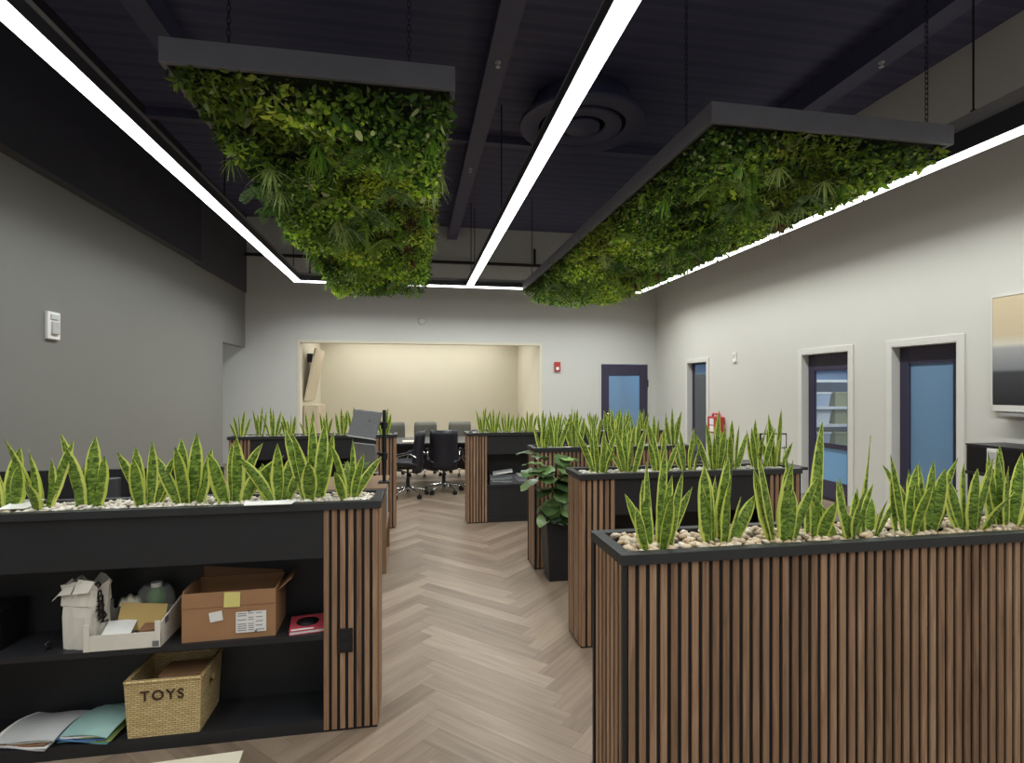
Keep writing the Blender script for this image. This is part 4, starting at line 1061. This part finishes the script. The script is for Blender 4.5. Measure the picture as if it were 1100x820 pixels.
c3 = copy_tree(ch); c3.location = (1.02, 8.58, 0); c3.rotation_euler.z = R(14); c3['label'] = 'black office chair partly hidden behind the far right planter pillar'
g2 = 'grey backed office chairs on the far side of the meeting table'
f1 = make_chair('grey backed office chair across the table, leftmost of the far row', M['mesh_grey'], M['leather'], g2)
f1.location = (-.36, 10.15, 0); f1.rotation_euler.z = R(180)
for x, nm in ((.215, 'middle'), (.84, 'rightmost')):
    q = copy_tree(f1); q.location = (x, 10.15, 0); q.rotation_euler.z = R(180 + random.uniform(-8, 8)); q['label'] = 'grey backed office chair across the table, %s of the far row' % nm
def table():
    t = thing('meeting_table', 'dark meeting table between the black and grey chairs', 'table', (-1.1, 8.75, 0))
    mb = MB(); mb.box(0, 2.7, 0, 1.1, .70, .735); mb.build('tabletop', M['table'], t, bevel=.006)
    mb = MB(); mb.box(.1, 2.6, .5, .53, .25, .70); mb.build('modesty_panel', M['table'], t)
    for x in (.15, 2.45):
        mb = MB(); mb.box(x, x + .1, .2, .9, 0, .03); mb.box(x + .02, x + .08, .45, .65, .03, .70); mb.build('leg', M['dkmetal'], t)
table()
mb = MB(); mb.box(-.17, .17, -.12, .12, 0, .012); o = mb.build('paper_stack', M['cream_card'], loc=(.0, 9.0, .7355)); tag(o, 'cream paper stack on the meeting table behind the black chairs', 'paper')
# tilted board in the nook
t = thing('tilted_wall_board', 'beige board tilting off the left wall of the cream nook', 'board', (NK0 + .02, 13.45, 1.30))
Mx = Matrix.Rotation(R(11), 4, 'Y')
mb = MB(); mb.box(.0, .035, -.62, .62, .02, 1.22, 0, Mx); mb.build('board_panel', M['beige'], t, bevel=.004)
mb = MB(); mb.box(-.018, .10, -.1, .1, .9, 1.1); mb.build('wall_bracket', M['dkmetal'], t)
t = thing('tall_cabinet', 'pale tan cabinet under the tilted board in the nook', 'cabinet', (NK0 + .02, 12.85, 0))
mb = MB(); mb.box(0, .28, 0, 1.2, 0, 1.22); mb.build('cabinet_body', M['beige'], t, bevel=.004)
mb = MB(); mb.box(.28, .295, .02, .59, .05, 1.19); d = mb.build('door', M['beige'], t, bevel=.003)
mb = MB(); mb.box(.28, .295, .61, 1.18, .05, 1.19); d = mb.build('door', M['beige'], t, bevel=.003)

# ------------------------------------------------------------------ desks and screens between the planters
def desk(label, x0, x1, y0, y1, top, screen=None, legs=True):
    t = thing('office_desk', label, 'desk', (x0, y0, 0))
    w, d = x1 - x0, y1 - y0
    mb = MB(); mb.box(0, w, 0, d, .71, .74); mb.build('desktop', top, t, bevel=.003)
    for x in (.05, w - .09):
        for y in (.05, d - .09):
            mb = MB(); mb.box(x, x + .04, y, y + .04, 0, .71); mb.build('leg', M['dkmetal'], t)
    if screen:
        mb = MB(); mb.box(0, w, d - .03, d, .30, screen); mb.build('privacy_panel', M['black'], t, bevel=.004)
    return t
desk('black desk with a raised black screen behind the left planter', -3.35, -1.36, 3.62, 4.32, M['table'], 1.03)
mb = MB(); mb.cyl((0, 0), .045, 0, .26, 28); t = mb.build('grey_canister', M['grey_pot'], loc=(-1.96, 4.05, .741)); tag(t, 'grey cylindrical canister on the black desk', 'canister')
desk('brown wooden desk behind the left planter under the pole mounted screens', -2.1, -.52, 4.85, 5.55, M['oak'])
def bookcase():
    t = thing('low_bookcase', 'low brown bookcase at the desk end, open towards the aisle', 'bookcase', (-.50, 4.85, 0))
    mb = MB(); mb.box(0, .27, 0, .70, .715, .74); mb.build('top', M['oak'], t, bevel=.003)
    mb = MB(); mb.box(0, .27, 0, .02, 0, .715); mb.box(0, .27, .68, .70, 0, .715); mb.build('side', M['oak'], t)
    mb = MB(); mb.box(0, .02, .02, .68, 0, .715); mb.build('back', M['oak'], t)
    for z in (.02, .36): 
        mb = MB(); mb.box(.02, .27, .02, .68, z, z + .02); mb.build('shelf', M['oak'], t)
    cols = ['blue_paper', 'greyf', 'teal2', 'red', 'paper', 'navy', 'black']
    r = random.Random(8); y = 4.85 + .03; i = 0
    while y < 4.85 + .6:
        w = r.uniform(.042, .068); h = r.uniform(.22, .30); mb = MB(); mb.box(0, .21, 0, w - .003, 0, h)
        o = mb.build('book', M[cols[i % 7]], loc=(-.455, y, .3805)); tag(o, '%s book standing in the low brown bookcase, %s from the near side' % (['blue', 'grey', 'teal', 'red', 'white', 'navy', 'black'][i % 7], ORD[i]), 'book', 'books in the low brown bookcase'); y += w; i += 1
bookcase()
def monitors():
    x, y, z = -.26, 5.12, .74
    t = thing('monitor_mount', 'black pole with two clamp arms at the aisle end of the desk', 'monitor mount', (x, y, z))
    mb = MB(); mb.box(-.05, .05, -.05, .05, 0, .012); mb.build('base_plate', M['ink'], t)
    mb = MB(); mb.cyl((0, 0), .016, .012, .66, 16); mb.build('pole', M['ink'], t)
    for (h, name) in ((.52, 'upper'), (.24, 'lower')):
        mb = MB(); mb.cyl((0, 0), .03, h - .03, h + .03, 16); mb.tube([(0, 0, h), (-.06, .10, h + .02), (-.10, .02, h + .01)], .016, 8); mb.cbox((-.115, .0, h + .01), (.03, .08, .08)); mb.build('arm', M['dkmetal'], t)
    for (h, rot, nm) in ((.535, (R(-18), R(4), R(-38)), 'upper screen tilted back'), (.235, (R(4), 0, R(-48)), 'lower screen upright')):
        s = thing('monitor', 'grey monitor on the pole arm, ' + nm, 'monitor', (x - .17, y + .0, z + h)); s.rotation_euler = rot; s['group'] = 'monitors on the pole'
        mb = MB(); mb.box(-.16, .16, -.012, .012, -.125, .125); mb.build('casing', M['screen'], s, bevel=.008)
        mb = MB(); mb.box(-.16, .16, -.016, .016, -.132, -.122); mb.build('silver_edge', M['silver'], s)
        mb = MB(); mb.box(-.15, .15, .0122, .0135, -.115, .115); mb.build('display', M['ink'], s)
monitors()
def small_plant():
    t = thing('desk_plant_pot', 'small white pot with a broad leaf plant behind the left planter', 'pot', (-.47, 4.95, .7405))
    mb = MB(); mb.lathe([(.001, 0), (.05, 0), (.062, .11), (.056, .11), (.05, .02), (.001, .02)], n=24); mb.build('pot_body', M['paper'], t)
    mb = MB(); mb.cyl((0, 0), .055, .07, .095, 20); mb.build('soil', M['soil'], t)
    p = thing('desk_plant', 'broad leaf plant in the small white pot behind the left planter', 'plant', (-.47, 4.95, .8355))
    r = random.Random(2); lv = []
    for i in range(14):
        a = r.uniform(0, 6.28); lv.append(((.01 * math.cos(a), .01 * math.sin(a), r.uniform(-.005, .05)), Vector((math.cos(a), math.sin(a), r.uniform(.2, 1.2))), Vector((0, 0, 1)), r.uniform(.10, .17), .055, [srgb(90, 130, 60), srgb(120, 156, 90)][i % 2]))
    leaf_mesh('leaves', lv, p, M['leaf'])
small_plant()
desk('desk behind the right planters holding the white faced monitor', 3.3, 4.22, 5.3, 6.0, M['table'])
def flat_monitor(label, loc, rz, w, h, face):
    t = thing('monitor', label, 'monitor', loc, rz)
    mb = MB(); mb.box(-.11, .11, -.08, .08, 0, .012); mb.build('stand_base', M['dkmetal'], t, bevel=.003)
    mb = MB(); mb.box(-.02, .02, -.005, .012, .012, .2); mb.build('stand_neck', M['dkmetal'], t)
    mb = MB(); mb.box(-w / 2, w / 2, -.02, .005, .345 - h, .345); mb.build('casing', M['ink'], t, bevel=.004)
    mb = MB(); mb.box(-w / 2 + .014, w / 2 - .014, -.0215, -.02, .345 - h + .014, .345 - .014); mb.build('display', face, t)
flat_monitor('black framed monitor with a pale display near the glazed door', (4.02, 5.62, .741), R(-8), .31, .17, M['paper'])
desk('desk beyond the planter behind the fig', 1.5, 2.9, 7.3, 8.0, M['table'])
flat_monitor('black monitor on the desk beyond the far right planter', (1.98, 7.6, .741), R(70), .5, .28, M['ink'])

# ------------------------------------------------------------------ things on the walls
t = thing('fire_alarm_pull', 'red fire alarm pull box on the back wall left of the navy door', 'fire alarm', (3.32, WB, 2.10))
mb = MB(); mb.box(-.07, .07, -.05, 0, -.11, .11); mb.build('alarm_body', M['red'], t, bevel=.006)
mb = MB(); mb.box(-.035, .035, -.056, -.05, -.08, -.01); mb.build('white_bar', M['paper'], t)
t = thing('wall_strobe', 'white plate with a grey strobe on the charcoal left wall', 'alarm strobe', (WL, 6.14, 2.215))
mb = MB(); mb.box(0, .03, -.095, .095, -.135, .135); mb.build('plate', M['paper'], t, bevel=.005)
mb = MB(); mb.box(.03, .05, -.05, .055, -.085, .04); mb.build('strobe_lens', M['greyf'], t, bevel=.006)
mb = MB(); mb.box(.03, .042, -.06, .06, .06, .11); mb.build('grille', M['bin_white'], t, bevel=.003)
t = thing('thermostat', 'small white thermostat on the right wall between two doors', 'thermostat', (WR, 9.17, 2.16))
mb = MB(); mb.box(-.03, 0, -.05, .05, -.09, .09); mb.build('housing', M['paper'], t, bevel=.006)
mb = MB(); mb.box(-.034, -.03, -.03, .03, -.02, .06); mb.build('display', M['greyf'], t)
mb = MB(); mb.lathe([(.001, -.045), (.06, -.04), (.085, -.015), (.09, 0), (.001, 0)], n=28); o = mb.build('smoke_detector', M['wall'], loc=(.19, WB, 3.1)); o.rotation_euler = (R(-90), 0, 0); o.rotation_euler = (R(90), 0, 0); o.scale = (1.0, 1, -1)
o.scale = (1, 1, 1); o.rotation_euler = (R(-90), 0, 0)
tag(o, 'small pale round detector high on the back wall above the nook', 'detector')
t = thing('red_wall_box', 'small red and white box on the right wall beside the dark doorway', 'wall box', (WR, 9.72, .90))
mb = MB(); mb.box(-.12, 0, -.22, .22, -.17, .15); mb.build('box_body', M['red'], t, bevel=.02)
mb = MB(); mb.box(-.127, -.12, -.02, .12, -.01, .11); mb.build('white_plate', M['paper'], t); mb = MB(); mb.box(-.127, -.12, -.02, .12, -.14, -.03); mb.build('white_plate', M['paper'], t)
mb = MB(); mb.tube([(-.06, -.14, .14), (-.06, -.12, .20), (-.06, .10, .20), (-.06, .12, .14)], .022, 8); mb.build('handle', M['pink'], t)
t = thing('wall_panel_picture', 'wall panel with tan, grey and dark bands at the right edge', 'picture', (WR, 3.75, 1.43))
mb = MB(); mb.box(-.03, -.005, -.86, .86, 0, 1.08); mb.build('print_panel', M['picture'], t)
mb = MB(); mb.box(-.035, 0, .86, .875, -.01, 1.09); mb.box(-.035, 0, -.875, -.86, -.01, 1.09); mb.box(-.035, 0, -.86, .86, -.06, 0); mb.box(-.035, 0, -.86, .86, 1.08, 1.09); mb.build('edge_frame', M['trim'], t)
mb = MB(); mb.box(-.09, 0, 2.9, 4.50, 1.325, 1.35); o = mb.build('wall_ledge', M['channel'], loc=(WR, 0, 0)); tag(o, 'thin grey ledge under the banded wall panel', 'ledge')
t = thing('black_side_table', 'black narrow table by the right wall under the black machine', 'table', (5.28, 3.1, 0))
mb = MB(); mb.box(0, .5, 0, 1.4, .77, .80); mb.build('tabletop', M['ink'], t, bevel=.003)
for x in (.02, .45):
    for y in (.03, 1.34):
        mb = MB(); mb.box(x, x + .03, y, y + .03, 0, .77); mb.build('leg', M['ink'], t)
t = thing('black_printer', 'black office machine with a white button panel below the banded wall panel', 'printer', (5.30, 3.565, .8005))
mb = MB(); mb.box(0, .46, 0, .92, 0, .245); mb.build('body', M['socket'], t, bevel=.008)
mb = MB(); mb.box(-.004, .464, -.004, .924, .245, .262); mb.build('lid', M['dkmetal'], t, bevel=.004)
mb = MB(); mb.box(-.012, 0, .61, .715, .045, .235); f = mb.build('button_panel', M['paper'], t, bevel=.003)
mb = MB(); mb.box(-.015, -.012, .63, .695, .10, .112); mb.box(-.015, -.012, .63, .695, .13, .205); mb.build('buttons', M['greyf'], f)

# ------------------------------------------------------------------ light, world, camera
w = bpy.data.worlds.new('World'); SC.world = w; w.use_nodes = True
bg = w.node_tree.nodes['Background']; bg.inputs[0].default_value = (.80, .84, .84, 1); bg.inputs[1].default_value = .50
cam = bpy.data.cameras.new('Camera'); co = bpy.data.objects.new('Camera', cam); COL.objects.link(co)
co.location = (0, 0, 1.6); co.rotation_euler = (R(90), 0, -math.atan(106 / 590))
cam.sensor_width = 36; cam.lens = 590 / 1100 * 36; cam.shift_y = 7 / 1100; cam.clip_start = .02
SC.camera = co
SC.view_settings.view_transform = 'Standard'
SC.view_settings.look = 'None'
SC.view_settings.exposure = 0
SC.cycles.use_denoising = True
SC.cycles.max_bounces = 8
SC.cycles.transparent_max_bounces = 12
SC.cycles.sample_clamp_indirect = 6
